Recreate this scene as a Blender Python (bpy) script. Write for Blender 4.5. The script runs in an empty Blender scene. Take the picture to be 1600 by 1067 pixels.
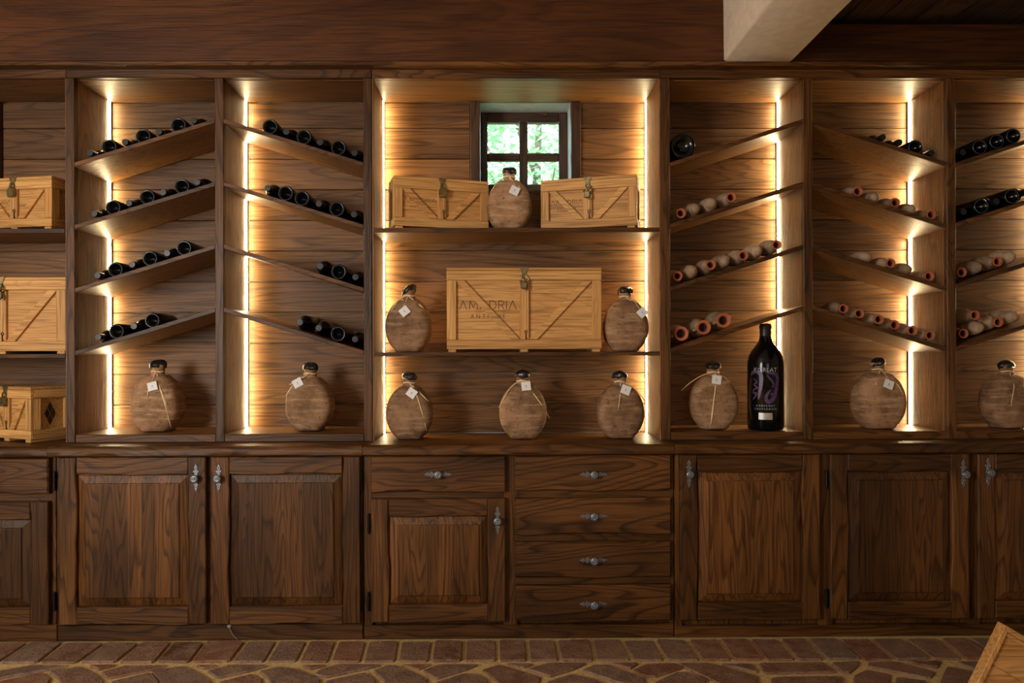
import bpy, math, random
from mathutils import Matrix, Vector

# ------------------------------------------------------------------ camera
SC = bpy.context.scene
COL = SC.collection
F_PX, PPX, PPY = 1142.0, 786.3, 547.0        # focal length and principal point in the 1600x1067 frame
YAW, ROLL, HC = 0.009, 0.003, 1.29
FWD = Vector((math.sin(YAW), math.cos(YAW), 0))
RGT0 = Vector((math.cos(YAW), -math.sin(YAW), 0))
UP0 = Vector((0, 0, 1))
RGT = RGT0 * math.cos(ROLL) - UP0 * math.sin(ROLL)
UPV = UP0 * math.cos(ROLL) + RGT0 * math.sin(ROLL)
cam_d = bpy.data.cameras.new('camera')
cam_d.sensor_width = 36.0
cam_d.sensor_fit = 'HORIZONTAL'
cam_d.lens = F_PX / 1600 * 36
cam_d.shift_x = (800 - PPX) / 1600
cam_d.shift_y = (PPY - 533.5) / 1600
cam_d.clip_start = 0.05
cam = bpy.data.objects.new('camera', cam_d)
COL.objects.link(cam)
M = Matrix((RGT, UPV, -FWD)).transposed().to_4x4()
M.translation = (0, 0, HC)
cam.matrix_world = M
SC.camera = cam

# ------------------------------------------------------------------ world, lights, exposure
SC.view_settings.view_transform = 'Standard'
SC.view_settings.look = 'None'
SC.view_settings.gamma = 1.0
SC.view_settings.use_curve_mapping = False
SC.view_settings.exposure = 0.0
SC.cycles.use_denoising = True
SC.cycles.adaptive_threshold = 0.005
SC.cycles.max_bounces = 8
SC.cycles.diffuse_bounces = 5
SC.cycles.sample_clamp_indirect = 6.0
wld = bpy.data.worlds.new('sky')
SC.world = wld
wld.use_nodes = True
bg = wld.node_tree.nodes['Background']
bg.inputs[0].default_value = (0.64, 0.93, 1.0, 1)
bg.inputs[1].default_value = 6.5


def area_light(name, loc, target, sx, sy, energy, color):
    d = bpy.data.lights.new(name, 'AREA')
    d.shape = 'RECTANGLE'
    d.size, d.size_y, d.energy, d.color = sx, sy, energy, color
    o = bpy.data.objects.new(name, d)
    COL.objects.link(o)
    o.location = loc
    o.rotation_euler = (Vector(target) - Vector(loc)).to_track_quat('-Z', 'Y').to_euler()
    return o


KEY = area_light('left_daylight_lamp', (-3.0, -0.6, 1.75), (-0.2, 3.3, 1.3), 0.9, 1.4, 118, (1.0, 0.94, 0.86))  # area lamp for unseen daylight from the left; no door is modelled
FILL = area_light('rear_fill_lamp', (0.6, -2.9, 1.7), (-0.2, 3.3, 1.2), 1.6, 1.2, 15, (1.0, 0.88, 0.74))  # added fill lamp behind the camera; no window in that wall
sun_d = bpy.data.lights.new('sun', 'SUN')
sun_d.energy, sun_d.angle, sun_d.color = 9.0, 0.02, (1.0, 0.95, 0.85)
sun = bpy.data.objects.new('sun', sun_d)
COL.objects.link(sun)
sun.rotation_euler = (math.radians(30), math.radians(-38), 0)
LED_STRENGTH = 84.0
LED_COLOR = (1.0, 0.78, 0.42)


# ------------------------------------------------------------------ layout helper: a point of the photo on the plane Y = const
def at(px, py, Y):
    d = FWD + RGT * ((px - PPX) / F_PX) + UPV * ((PPY - py) / F_PX)
    t = Y / d.y
    return d.x * t, HC + d.z * t


def ground(px, py, z=0.0):
    d = FWD + RGT * ((px - PPX) / F_PX) + UPV * ((PPY - py) / F_PX)
    t = (z - HC) / d.z
    return d.x * t, d.y * t


YF, YB = 3.36, 3.69            # front of the shelving uprights, face of the back planks
YD, YC, YT = 3.238, 3.266, 3.218   # door fronts, carcass fronts, worktop front
ZW = 0.873                     # worktop top
ZTOP = 2.54                    # underside of the shelving tops

# ------------------------------------------------------------------ materials
MATS = {}


def new_mat(name):
    m = bpy.data.materials.new(name)
    m.use_nodes = True
    nt = m.node_tree
    return m, nt, nt.nodes['Principled BSDF']


def N(nt, typ, **kw):
    n = nt.nodes.new(typ)
    for k, v in kw.items():
        setattr(n, k, v)
    return n


def mth(nt, op, a, b=None, clamp=False):
    n = N(nt, 'ShaderNodeMath', operation=op, use_clamp=clamp)
    for i, v in enumerate((a, b)):
        if v is None:
            continue
        if isinstance(v, (int, float)):
            n.inputs[i].default_value = v
        else:
            nt.links.new(v, n.inputs[i])
    return n.outputs[0]


def mix(nt, fac, a, b, mode='MIX'):
    n = N(nt, 'ShaderNodeMix', data_type='RGBA', blend_type=mode)
    for i, v in ((0, fac), (6, a), (7, b)):
        if isinstance(v, (int, float)):
            n.inputs[i].default_value = v
        elif isinstance(v, (tuple, list)):
            n.inputs[i].default_value = (*v[:3], 1)
        else:
            nt.links.new(v, n.inputs[i])
    return n.outputs[2]


def ramp(nt, fac, stops):
    n = N(nt, 'ShaderNodeValToRGB')
    el = n.color_ramp.elements
    while len(el) < len(stops):
        el.new(0.5)
    for e, (p, c) in zip(el, stops):
        e.position = p
        e.color = (*c, 1) if isinstance(c, (tuple, list)) else (c, c, c, 1)
    nt.links.new(fac, n.inputs[0])
    return n.outputs[0]


def noise(nt, vec, scale, detail=2, rough=0.5, dist=0.0):
    n = N(nt, 'ShaderNodeTexNoise')
    n.inputs['Scale'].default_value = scale
    n.inputs['Detail'].default_value = detail
    n.inputs['Roughness'].default_value = rough
    n.inputs['Distortion'].default_value = dist
    nt.links.new(vec, n.inputs['Vector'])
    return n.outputs[0]


def coords(nt, scale=(1, 1, 1), rnd=True):
    tc = N(nt, 'ShaderNodeTexCoord')
    v = tc.outputs['Object']
    if rnd:
        oi = N(nt, 'ShaderNodeObjectInfo')
        sc_ = N(nt, 'ShaderNodeVectorMath', operation='SCALE')
        sc_.inputs[0].default_value = (17.3, 23.1, 31.7)
        nt.links.new(oi.outputs['Random'], sc_.inputs['Scale'])
        ad = N(nt, 'ShaderNodeVectorMath', operation='ADD')
        nt.links.new(v, ad.inputs[0])
        nt.links.new(sc_.outputs[0], ad.inputs[1])
        v = ad.outputs[0]
    out = []
    for s in (scale if isinstance(scale, list) else [scale]):
        mp = N(nt, 'ShaderNodeVectorMath', operation='MULTIPLY')
        nt.links.new(v, mp.inputs[0])
        mp.inputs[1].default_value = s
        out.append(mp.outputs[0])
    return out if isinstance(scale, list) else out[0]


def bump(nt, bsdf, h, strength, dist=0.002):
    b = N(nt, 'ShaderNodeBump')
    b.inputs['Strength'].default_value = strength
    b.inputs['Distance'].default_value = dist
    nt.links.new(h, b.inputs['Height'])
    nt.links.new(b.outputs[0], bsdf.inputs['Normal'])


def oak(name, axis, dark, light, rough=0.5, ring=0.55, rings=10.0, across=6.0, stave=0.0, vary=0.25, spec=0.28, along=0.75):
    """oak with cathedral grain running along axis (0, 1, 2)"""
    if name in MATS:
        return MATS[name]
    m, nt, bs = new_mat(name)
    s1 = [across] * 3; s1[axis] = along
    s2 = [150.0] * 3; s2[axis] = 4.0
    s3 = [3.0] * 3; s3[axis] = 0.8
    v1, v2, v3 = coords(nt, [tuple(s1), tuple(s2), tuple(s3)])
    tone = None
    if stave:
        tc = N(nt, 'ShaderNodeTexCoord')
        sp = N(nt, 'ShaderNodeSeparateXYZ')
        nt.links.new(tc.outputs['Object'], sp.inputs[0])
        oi = N(nt, 'ShaderNodeObjectInfo')
        k = mth(nt, 'FLOOR', mth(nt, 'DIVIDE', mth(nt, 'ADD', sp.outputs[0], mth(nt, 'MULTIPLY', oi.outputs['Random'], 3.0)), stave))
        wn = N(nt, 'ShaderNodeTexWhiteNoise', noise_dimensions='1D')
        nt.links.new(mth(nt, 'ADD', k, mth(nt, 'MULTIPLY', oi.outputs['Random'], 91.0)), wn.inputs['W'])
        tone = wn.outputs[0]
        cx = N(nt, 'ShaderNodeCombineXYZ')
        for i in range(3):
            nt.links.new(mth(nt, 'MULTIPLY', tone, 19.0 + 7 * i), cx.inputs[i])
        ad = N(nt, 'ShaderNodeVectorMath', operation='ADD')
        nt.links.new(v1, ad.inputs[0]); nt.links.new(cx.outputs[0], ad.inputs[1])
        v1 = ad.outputs[0]
    n1 = noise(nt, v1, 1.0, 2, 0.45, 0.35)
    fr = mth(nt, 'FRACT', mth(nt, 'MULTIPLY', n1, rings))
    rl = ramp(nt, fr, [(0.0, 0.3), (0.06, 0.0), (0.60, 0.12), (0.92, 1.0), (1.0, 0.4)])
    pores = ramp(nt, noise(nt, v2, 1.0, 2, 0.6), [(0.33, 1.0), (0.55, 0.0)])
    broad = noise(nt, v3, 1.0, 3, 0.6)
    col = mix(nt, ramp(nt, broad, [(0.30, 0.0), (0.70, 1.0)]), dark, light)
    rfac = mth(nt, 'MULTIPLY', rl, ring)
    col = mix(nt, rfac, col, (0.16, 0.12, 0.10), 'MULTIPLY')
    col = mix(nt, mth(nt, 'MULTIPLY', pores, 0.6), col, (0.25, 0.2, 0.17), 'MULTIPLY')
    oi2 = N(nt, 'ShaderNodeObjectInfo')
    hv = N(nt, 'ShaderNodeHueSaturation')
    nt.links.new(col, hv.inputs['Color'])
    val = mth(nt, 'ADD', mth(nt, 'MULTIPLY', oi2.outputs['Random'], 2 * vary), 1 - vary)
    if tone is not None:
        val = mth(nt, 'MULTIPLY', val, mth(nt, 'ADD', mth(nt, 'MULTIPLY', tone, 0.55), 0.72))
    nt.links.new(val, hv.inputs['Value'])
    nt.links.new(hv.outputs[0], bs.inputs['Base Color'])
    rr = mth(nt, 'ADD', mth(nt, 'MULTIPLY', broad, 0.2), rough - 0.1)
    nt.links.new(rr, bs.inputs['Roughness'])
    bs.inputs['Specular IOR Level'].default_value = spec
    bump(nt, bs, mth(nt, 'SUBTRACT', 1.0, mth(nt, 'ADD', mth(nt, 'MULTIPLY', rl, 0.6), pores)), 0.35, 0.0012)
    MATS[name] = m
    return m


AX = 'xyz'
DK, LT = (0.040, 0.0148, 0.0030), (0.165, 0.066, 0.0150)      # dark stained oak of the fronts
ID, IL = (0.125, 0.050, 0.012), (0.290, 0.130, 0.036)        # oiled oak inside the shelving
CD, CL = (0.52, 0.255, 0.078), (0.70, 0.40, 0.140)          # pale oak of the crates


def dark_oak(ax): return oak('dark_oak_' + AX[ax], ax, DK, LT, 0.45, 0.75, 20)
def panel_oak(): return oak('panel_oak', 2, DK, LT, 0.45, 0.75, 18, 8.0, stave=0.062)
def inner_oak(ax): return oak('inner_oak_' + AX[ax], ax, ID, IL, 0.46, 0.5, 14, spec=0.4)
def plank_oak(): return oak('plank_oak', 0, (0.100, 0.043, 0.014), (0.240, 0.118, 0.044), 0.5, 0.55, 20, 6.0, vary=0.32, along=0.5)
def beam_oak(): return oak('beam_oak', 0, (0.026, 0.0072, 0.0017), (0.100, 0.033, 0.0075), 0.45, 0.4, 8, 4.0, spec=0.25)
def crate_oak(ax): return oak('crate_oak_' + AX[ax], ax, CD, CL, 0.5, 0.22, 20, 10.0, vary=0.12)


def simple(name, col, rough=0.5, metal=0.0, nscale=None, col2=None, bmp=0.0, spec=0.5, detail=4, rnd=True, emit=None, emit_s=0, ns=(1, 1, 1)):
    if name in MATS:
        return MATS[name]
    m, nt, bs = new_mat(name)
    bs.inputs['Base Color'].default_value = (*col, 1)
    bs.inputs['Roughness'].default_value = rough
    bs.inputs['Metallic'].default_value = metal
    bs.inputs['Specular IOR Level'].default_value = spec
    if nscale:
        v = coords(nt, ns, rnd)
        n = noise(nt, v, nscale, detail, 0.62)
        c = mix(nt, ramp(nt, n, [(0.32, 0.0), (0.68, 1.0)]), col, col2 or col)
        nt.links.new(c, bs.inputs['Base Color'])
        if bmp:
            bump(nt, bs, n, bmp, 0.004)
    if emit:
        bs.inputs['Emission Color'].default_value = (*emit, 1)
        bs.inputs['Emission Strength'].default_value = emit_s
    MATS[name] = m
    return m


def stone_mat():
    m, nt, bs = new_mat('paving_stone')
    v = coords(nt, (1, 1, 1))
    oi = N(nt, 'ShaderNodeObjectInfo')
    c = ramp(nt, oi.outputs['Random'], [(0.0, (0.13, 0.050, 0.025)), (0.22, (0.21, 0.105, 0.062)), (0.42, (0.17, 0.110, 0.080)),
                                        (0.60, (0.22, 0.082, 0.040)), (0.78, (0.16, 0.115, 0.088)), (0.93, (0.19, 0.062, 0.028)), (1.0, (0.035, 0.017, 0.011))])
    n = noise(nt, v, 14, 5, 0.65)
    n2 = noise(nt, v, 90, 3, 0.6)
    c = mix(nt, ramp(nt, n, [(0.38, 0.0), (0.66, 0.75)]), c, (0.31, 0.20, 0.125))
    c = mix(nt, mth(nt, 'MULTIPLY', ramp(nt, n2, [(0.30, 1.0), (0.46, 0.0)]), 0.7), c, (0.2, 0.15, 0.12), 'MULTIPLY')
    nt.links.new(c, bs.inputs['Base Color'])
    bs.inputs['Roughness'].default_value = 0.6
    bump(nt, bs, mth(nt, 'ADD', n, mth(nt, 'MULTIPLY', n2, 0.7)), 0.9, 0.008)
    return m


def clay_mat(name, a, b, c2):
    m, nt, bs = new_mat(name)
    v, vh = coords(nt, [(1, 1, 1), (9, 9, 60)])
    n = noise(nt, v, 9, 4, 0.65)
    n2 = noise(nt, vh, 1, 3, 0.6)
    n3 = noise(nt, v, 60, 3, 0.6)
    col = mix(nt, ramp(nt, n, [(0.36, 0.0), (0.64, 1.0)]), a, b)
    col = mix(nt, ramp(nt, n2, [(0.50, 0.0), (0.75, 0.7)]), col, c2)
    col = mix(nt, mth(nt, 'MULTIPLY', ramp(nt, n3, [(0.28, 1.0), (0.42, 0.0)]), 0.6), col, (0.25, 0.2, 0.17), 'MULTIPLY')
    oi = N(nt, 'ShaderNodeObjectInfo')
    hv = N(nt, 'ShaderNodeHueSaturation')
    nt.links.new(col, hv.inputs['Color'])
    nt.links.new(mth(nt, 'ADD', mth(nt, 'MULTIPLY', oi.outputs['Random'], 0.5), 0.75), hv.inputs['Value'])
    nt.links.new(hv.outputs[0], bs.inputs['Base Color'])
    bs.inputs['Roughness'].default_value = 0.8
    bs.inputs['Specular IOR Level'].default_value = 0.25
    bump(nt, bs, mth(nt, 'ADD', mth(nt, 'ADD', n, n2), mth(nt, 'MULTIPLY', n3, 0.4)), 0.5, 0.003)
    MATS[name] = m
    return m


STONE = stone_mat()
CLAY = clay_mat('flask_clay', (0.165, 0.090, 0.044), (0.35, 0.200, 0.108), (0.52, 0.37, 0.24))
CLAYP = clay_mat('dusty_clay', (0.24, 0.150, 0.085), (0.44, 0.315, 0.205), (0.53, 0.415, 0.290))
ORANGE = simple('fresh_terracotta', (0.36, 0.085, 0.035), 0.7, nscale=30, col2=(0.52, 0.15, 0.065))
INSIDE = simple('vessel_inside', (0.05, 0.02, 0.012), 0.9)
WAX = simple('black_wax', (0.006, 0.006, 0.007), 0.28, nscale=60, col2=(0.012, 0.012, 0.014), bmp=0.3)
RAFFIA = simple('raffia', (0.68, 0.50, 0.26), 0.7, nscale=80, col2=(0.85, 0.68, 0.42))
PAPER = simple('tag_paper', (0.72, 0.74, 0.76), 0.6)
PRINT = simple('grey_print', (0.16, 0.17, 0.20), 0.6)
GLASSB = simple('black_bottle_glass', (0.0020, 0.0028, 0.0038), 0.14, spec=0.3)
CAPS = simple('bottle_capsule', (0.006, 0.008, 0.012), 0.38, spec=0.4)
PEWTER = simple('pewter', (0.26, 0.29, 0.34), 0.40, 0.65, nscale=150, col2=(0.10, 0.115, 0.14))
BRASS = simple('old_brass', (0.14, 0.105, 0.045), 0.42, 0.85, nscale=90, col2=(0.30, 0.24, 0.12))
IRON = simple('black_iron', (0.012, 0.011, 0.011), 0.45, 0.6)
PLASTER = simple('cream_plaster', (0.60, 0.50, 0.40), 0.85, nscale=22, col2=(0.70, 0.60, 0.49), bmp=0.5)
REVEAL = simple('lime_reveal', (0.46, 0.50, 0.52), 0.85, nscale=30, col2=(0.56, 0.60, 0.62), bmp=0.6)
MORTAR = simple('sandy_mortar', (0.44, 0.30, 0.11), 0.9, nscale=60, col2=(0.66, 0.48, 0.21), bmp=0.8, rnd=False)
BURN = simple('burnt_lettering', (0.10, 0.040, 0.015), 0.7)
INLAY = simple('walnut_inlay', (0.035, 0.017, 0.010), 0.5)
WHITEP = simple('label_white', (0.30, 0.34, 0.40), 0.4)
PURPLE = simple('label_purple', (0.020, 0.009, 0.040), 0.4, nscale=110, col2=(0.105, 0.040, 0.170))
SILVER = simple('label_silver', (0.55, 0.55, 0.55), 0.35, 0.6, nscale=150, col2=(0.30, 0.30, 0.32))
LEAF = simple('leaf_green', (0.20, 0.40, 0.17), 0.5, nscale=1.5, col2=(0.46, 0.62, 0.34))
BARK = simple('bark', (0.10, 0.07, 0.05), 0.9, nscale=20, col2=(0.2, 0.15, 0.1))
SOIL = simple('garden_soil', (0.16, 0.20, 0.07), 0.9, nscale=8, col2=(0.24, 0.28, 0.10))


def led_mat():
    m = bpy.data.materials.new('led_diffuser'); m.use_nodes = True
    nt = m.node_tree; nt.nodes.clear()
    e = nt.nodes.new('ShaderNodeEmission'); o = nt.nodes.new('ShaderNodeOutputMaterial')
    e.inputs[0].default_value = (*LED_COLOR, 1); e.inputs[1].default_value = LED_STRENGTH
    nt.links.new(e.outputs[0], o.inputs[0])
    return m


LED = led_mat()


def pane_mat():
    m, nt, bs = new_mat('window_glass')
    bs.inputs['Base Color'].default_value = (0.93, 1.0, 0.98, 1)
    bs.inputs['Roughness'].default_value = 0.03
    bs.inputs['Transmission Weight'].default_value = 1.0
    bs.inputs['IOR'].default_value = 1.02
    return m


PANE = pane_mat()


# ------------------------------------------------------------------ mesh helpers
class Mesh:
    def __init__(self):
        self.v, self.f = [], []

    def add(self, vs, fs):
        b = len(self.v)
        self.v += [tuple(p) for p in vs]
        self.f += [tuple(i + b for i in q) for q in fs]
        return self

    def box(self, x0, x1, y0, y1, z0, z1, c=0.002):
        """box with chamfered edges"""
        c = min(c, (x1 - x0) * .45, (y1 - y0) * .45, (z1 - z0) * .45)
        X, Y, Z = (x0, x1), (y0, y1), (z0, z1)
        vs, idx = [], {}
        for i in range(2):
            for j in range(2):
                for k in range(2):
                    sx, sy, sz = (1 - 2 * i), (1 - 2 * j), (1 - 2 * k)
                    for a in range(3):
                        p = [X[i] + sx * c, Y[j] + sy * c, Z[k] + sz * c]
                        p[a] = (X[i], Y[j], Z[k])[a]
                        idx[(i, j, k, a)] = len(vs)
                        vs.append(p)
        fs = []
        g = lambda t, a: idx[(t[0], t[1], t[2], a)]
        for a in range(3):
            b, d = (a + 1) % 3, (a + 2) % 3
            for s in range(2):
                q = []
                for (u, w) in ((0, 0), (1, 0), (1, 1), (0, 1)):
                    t = [0, 0, 0]; t[a] = s; t[b] = u; t[d] = w
                    q.append(g(t, a))
                fs.append(q if s else q[::-1])
            for u in range(2):
                for w in range(2):
                    t0 = [0, 0, 0]; t0[b] = u; t0[d] = w
                    t1 = list(t0); t1[a] = 1
                    q = [g(t0, b), g(t1, b), g(t1, d), g(t0, d)]
                    fs.append(q if u == w else q[::-1])
        for i in range(2):
            for j in range(2):
                for k in range(2):
                    q = [idx[(i, j, k, a)] for a in range(3)]
                    fs.append(q if (i + j + k) % 2 == 1 else q[::-1])
        return self.add(vs, fs)

    def prism(self, out, w0, w1, ch=0.0, mp=None):
        """outline (u, v) counter-clockwise seen from the front, front at depth w0, back at w1; mp maps (u, v, w)"""
        mp = mp or (lambda u, v, w: (u, w, v))
        n = len(out)
        ins = out
        if ch > 0:
            ins = []
            for i in range(n):
                a, b, c = out[i - 1], out[i], out[(i + 1) % n]
                e1 = Vector((b[0] - a[0], b[1] - a[1])); e2 = Vector((c[0] - b[0], c[1] - b[1]))
                n1 = Vector((-e1.y, e1.x)); n2 = Vector((-e2.y, e2.x))
                if n1.length: n1.normalize()
                if n2.length: n2.normalize()
                nn = n1 + n2
                if nn.length < 1e-6: nn = n1
                nn.normalize()
                k = min(2.0, 1.0 / max(0.3, nn.dot(n1)))
                ins.append((b[0] + nn.x * ch * k, b[1] + nn.y * ch * k))
        rings = [[mp(u, v, w0) for u, v in ins]]
        if ch > 0:
            rings.append([mp(u, v, w0 + ch) for u, v in out])
        rings.append([mp(u, v, w1) for u, v in out])
        vs = [p for r in rings for p in r]
        fs = [tuple(range(n)), tuple(range((len(rings) - 1) * n, len(rings) * n))[::-1]]
        for r in range(len(rings) - 1):
            for i in range(n):
                j = (i + 1) % n
                fs.append((r * n + j, r * n + i, (r + 1) * n + i, (r + 1) * n + j))
        return self.add(vs, fs)

    def loft(self, rings, cap0=True, cap1=True):
        n = len(rings[0])
        vs = [p for r in rings for p in r]
        fs = []
        for r in range(len(rings) - 1):
            for i in range(n):
                j = (i + 1) % n
                fs.append((r * n + i, r * n + j, (r + 1) * n + j, (r + 1) * n + i))
        if cap0: fs.append(tuple(range(n))[::-1])
        if cap1: fs.append(tuple(range((len(rings) - 1) * n, len(rings) * n)))
        return self.add(vs, fs)

    def lathe(self, prof, n=24, cap0=True, cap1=True, sy=1.0, off=(0, 0, 0), mp=None):
        rings = []
        for r, h in prof:
            ring = []
            for i in range(n):
                a = 2 * math.pi * i / n
                p = (r * math.cos(a) + off[0], r * math.sin(a) * sy + off[1], h + off[2])
                ring.append(mp(*p) if mp else p)
            rings.append(ring)
        return self.loft(rings, cap0, cap1)

    def tube(self, pts, r, n=6):
        rings = []
        pts = [Vector(p) for p in pts]
        for i, p in enumerate(pts):
            t = (pts[min(i + 1, len(pts) - 1)] - pts[max(i - 1, 0)]).normalized()
            a = t.cross(Vector((0.3, 1, 0.2)))
            if a.length < 1e-3: a = t.cross(Vector((1, 0, 0)))
            a.normalize(); b = t.cross(a)
            rr = r[i] if isinstance(r, (list, tuple)) else r
            rings.append([p + a * (rr * math.cos(2 * math.pi * k / n)) + b * (rr * math.sin(2 * math.pi * k / n)) for k in range(n)])
        return self.loft([[tuple(q) for q in r_] for r_ in rings])

    def data(self, name, mat, smooth=False, origin=(0, 0, 0)):
        me = bpy.data.meshes.new(name)
        ox, oy, oz = origin
        me.from_pydata([(x - ox, y - oy, z - oz) for x, y, z in self.v], [], self.f)
        if mat: me.materials.append(mat)
        if smooth:
            me.polygons.foreach_set('use_smooth', [True] * len(me.polygons))
            if smooth != 'all':
                try:
                    me.set_sharp_from_angle(angle=math.radians(smooth if not isinstance(smooth, bool) else 40))
                except Exception:
                    pass
        me.update()
        return me


def wpos(o):
    p = Vector((0, 0, 0))
    while o:
        p += Vector(o.location)
        o = o.parent
    return p


def put(name, ms, mat, parent=None, smooth=False, world=True, loc=None):
    """link a Mesh as one object. world: vertices are world coordinates; the origin goes to the parent's origin"""
    if isinstance(ms, Mesh):
        org = (0, 0, 0)
        if world:
            org = tuple(loc) if loc is not None else (tuple(wpos(parent)) if parent else (0, 0, 0))
        me = ms.data(name, mat, smooth, org)
    else:
        me = ms
    o = bpy.data.objects.new(name, me)
    COL.objects.link(o)
    if parent:
        o.parent = parent
        if loc is not None and world:
            o.location = Vector(loc) - wpos(parent)
    elif loc is not None:
        o.location = loc
    return o


def tag(o, label=None, cat=None, group=None, kind=None):
    if label: o['label'] = label
    if cat: o['category'] = cat
    if group: o['group'] = group
    if kind: o['kind'] = kind
    return o


def thing(name, label, cat, loc=(0, 0, 0), rot=(0, 0, 0), group=None):
    o = bpy.data.objects.new(name, None)
    o.empty_display_size = 0.05
    COL.objects.link(o)
    o.location = loc
    o.rotation_euler = rot
    return tag(o, label, cat, group)


def copy_tree(o, parent=None):
    c = o.copy()
    COL.objects.link(c)
    if parent: c.parent = parent
    for ch in list(o.children):
        copy_tree(ch, c)
    return c


def box(name, x0, x1, y0, y1, z0, z1, mat, parent=None, c=0.002):
    # origin at the middle of the piece, so that every piece gets its own stretch of grain
    ms = Mesh().box(x0, x1, y0, y1, z0, z1, c)
    return put(name, ms, mat, parent, loc=((x0 + x1) / 2, (y0 + y1) / 2, (z0 + z1) / 2))


def struct(o):
    o['kind'] = 'structure'
    return o


def text_mesh(txt, size, extrude=0.0004):
    cu = bpy.data.curves.new('lettering', 'FONT')
    cu.body = txt; cu.size = size; cu.extrude = extrude
    cu.align_x = 'CENTER'; cu.resolution_u = 2
    o = bpy.data.objects.new('lettering_tmp', cu)
    COL.objects.link(o)
    dg = bpy.context.evaluated_depsgraph_get()
    me = bpy.data.meshes.new_from_object(o.evaluated_get(dg))
    ms = Mesh().add([v.co[:] for v in me.vertices], [tuple(p.vertices) for p in me.polygons])
    bpy.data.objects.remove(o); bpy.data.curves.remove(cu); bpy.data.meshes.remove(me)
    return ms


# ------------------------------------------------------------------ the room
XL, XR = -3.42, 2.98
ZC = 3.0
floor = struct(put('floor', Mesh().box(XL - .1, XR + .1, -3.1, 4.2, -0.12, -0.004, 0.001), MORTAR))
struct(put('wall_left', Mesh().box(XL - .15, XL, -3.1, 4.2, -0.1, 3.1, 0.001), PLASTER))
struct(put('wall_right', Mesh().box(XR, XR + .15, -3.1, 4.2, -0.1, 3.1, 0.001), PLASTER))
struct(put('wall_front', Mesh().box(XL - .15, XR + .15, -3.25, -3.1, -0.1, 3.1, 0.001), PLASTER))
# wall behind the shelving, with two small window openings
XW = [(-2.985, -2.525), (at(750, 240, YB)[0], at(892, 240, YB)[0])]
ZS = 2.085
wb = Mesh()
Y0, Y1 = 3.715, 3.93
wb.box(XL - .1, XR + .1, Y0, Y1, -0.1, ZS, 0.001)
wb.box(XL - .1, XR + .1, Y0, Y1, ZTOP + 0.005, 3.1, 0.001)
xs = [XL - .1, XW[0][0], XW[0][1], XW[1][0], XW[1][1], XR + .1]
for i in (0, 2, 4):
    wb.box(xs[i], xs[i + 1], Y0, Y1, ZS, ZTOP + 0.005, 0.001)
struct(put('wall_back', wb, REVEAL))

# ceiling: plaster above the long fascia, boards beyond the white beam
XBM0, ZBM = at(1131, 96, 3.315)
XBM1 = at(1237, 97, 3.315)[0]
ceil = struct(put('ceiling', Mesh().box(XL - .1, XR + .1, -3.1, 4.2, ZC, ZC + .1, 0.001), PLASTER))
x = XBM1 - 0.25
zc2 = 2.818
while x < XR:
    box('ceiling_board', x + .003, min(x + .168, XR), 0.2, 3.70, zc2, zc2 + 0.03, oak('ceiling_oak', 1, (0.05, 0.03, 0.018), (0.11, 0.07, 0.042), 0.6), ceil, 0.004)
    x += .171

# fascia beams and the white cross beam
ZFB = at(776, 103, 3.315)[1]
ZFT = at(776, 96, 3.315)[1]
t1 = struct(put('trim_1', Mesh().box(XL, XBM0 + .1, 3.315, 3.45, ZFT, ZC, 0.004), beam_oak(), loc=(-1, 3.4, 2.7)))
t2 = struct(put('trim_2', Mesh().box(XBM0 + .1, XR, 3.315, 3.45, ZFT, at(1450, 37, 3.315)[1], 0.004), beam_oak(), loc=(2, 3.4, 2.7)))
t4 = struct(put('trim_4', Mesh().box(XL, XR, 3.307, 3.45, ZFB, ZFT - .001, 0.003), dark_oak(0), loc=(0.3, 3.4, 2.6)))
wbm = Mesh()
rings = []
rnd = random.Random(3)
ny = 28
for i in range(ny + 1):
    y = 3.316 - i * (3.316 + 3.0) / ny
    j = lambda a=0.004: rnd.uniform(-a, a)
    r_ = 0.009
    rings.append([(XBM0 + j(), y, ZC + .02), (XBM0 + j(), y, ZBM + r_ + j()), (XBM0 + r_ + j(), y, ZBM + j(.003)),
                  (XBM1 - r_ + j(), y, ZBM + j(.003)), (XBM1 + j(), y, ZBM + r_ + j()), (XBM1 + j(), y, ZC + .02)])
wbm.loft(rings)
struct(put('trim_3', wbm, PLASTER, smooth=50))


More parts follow.
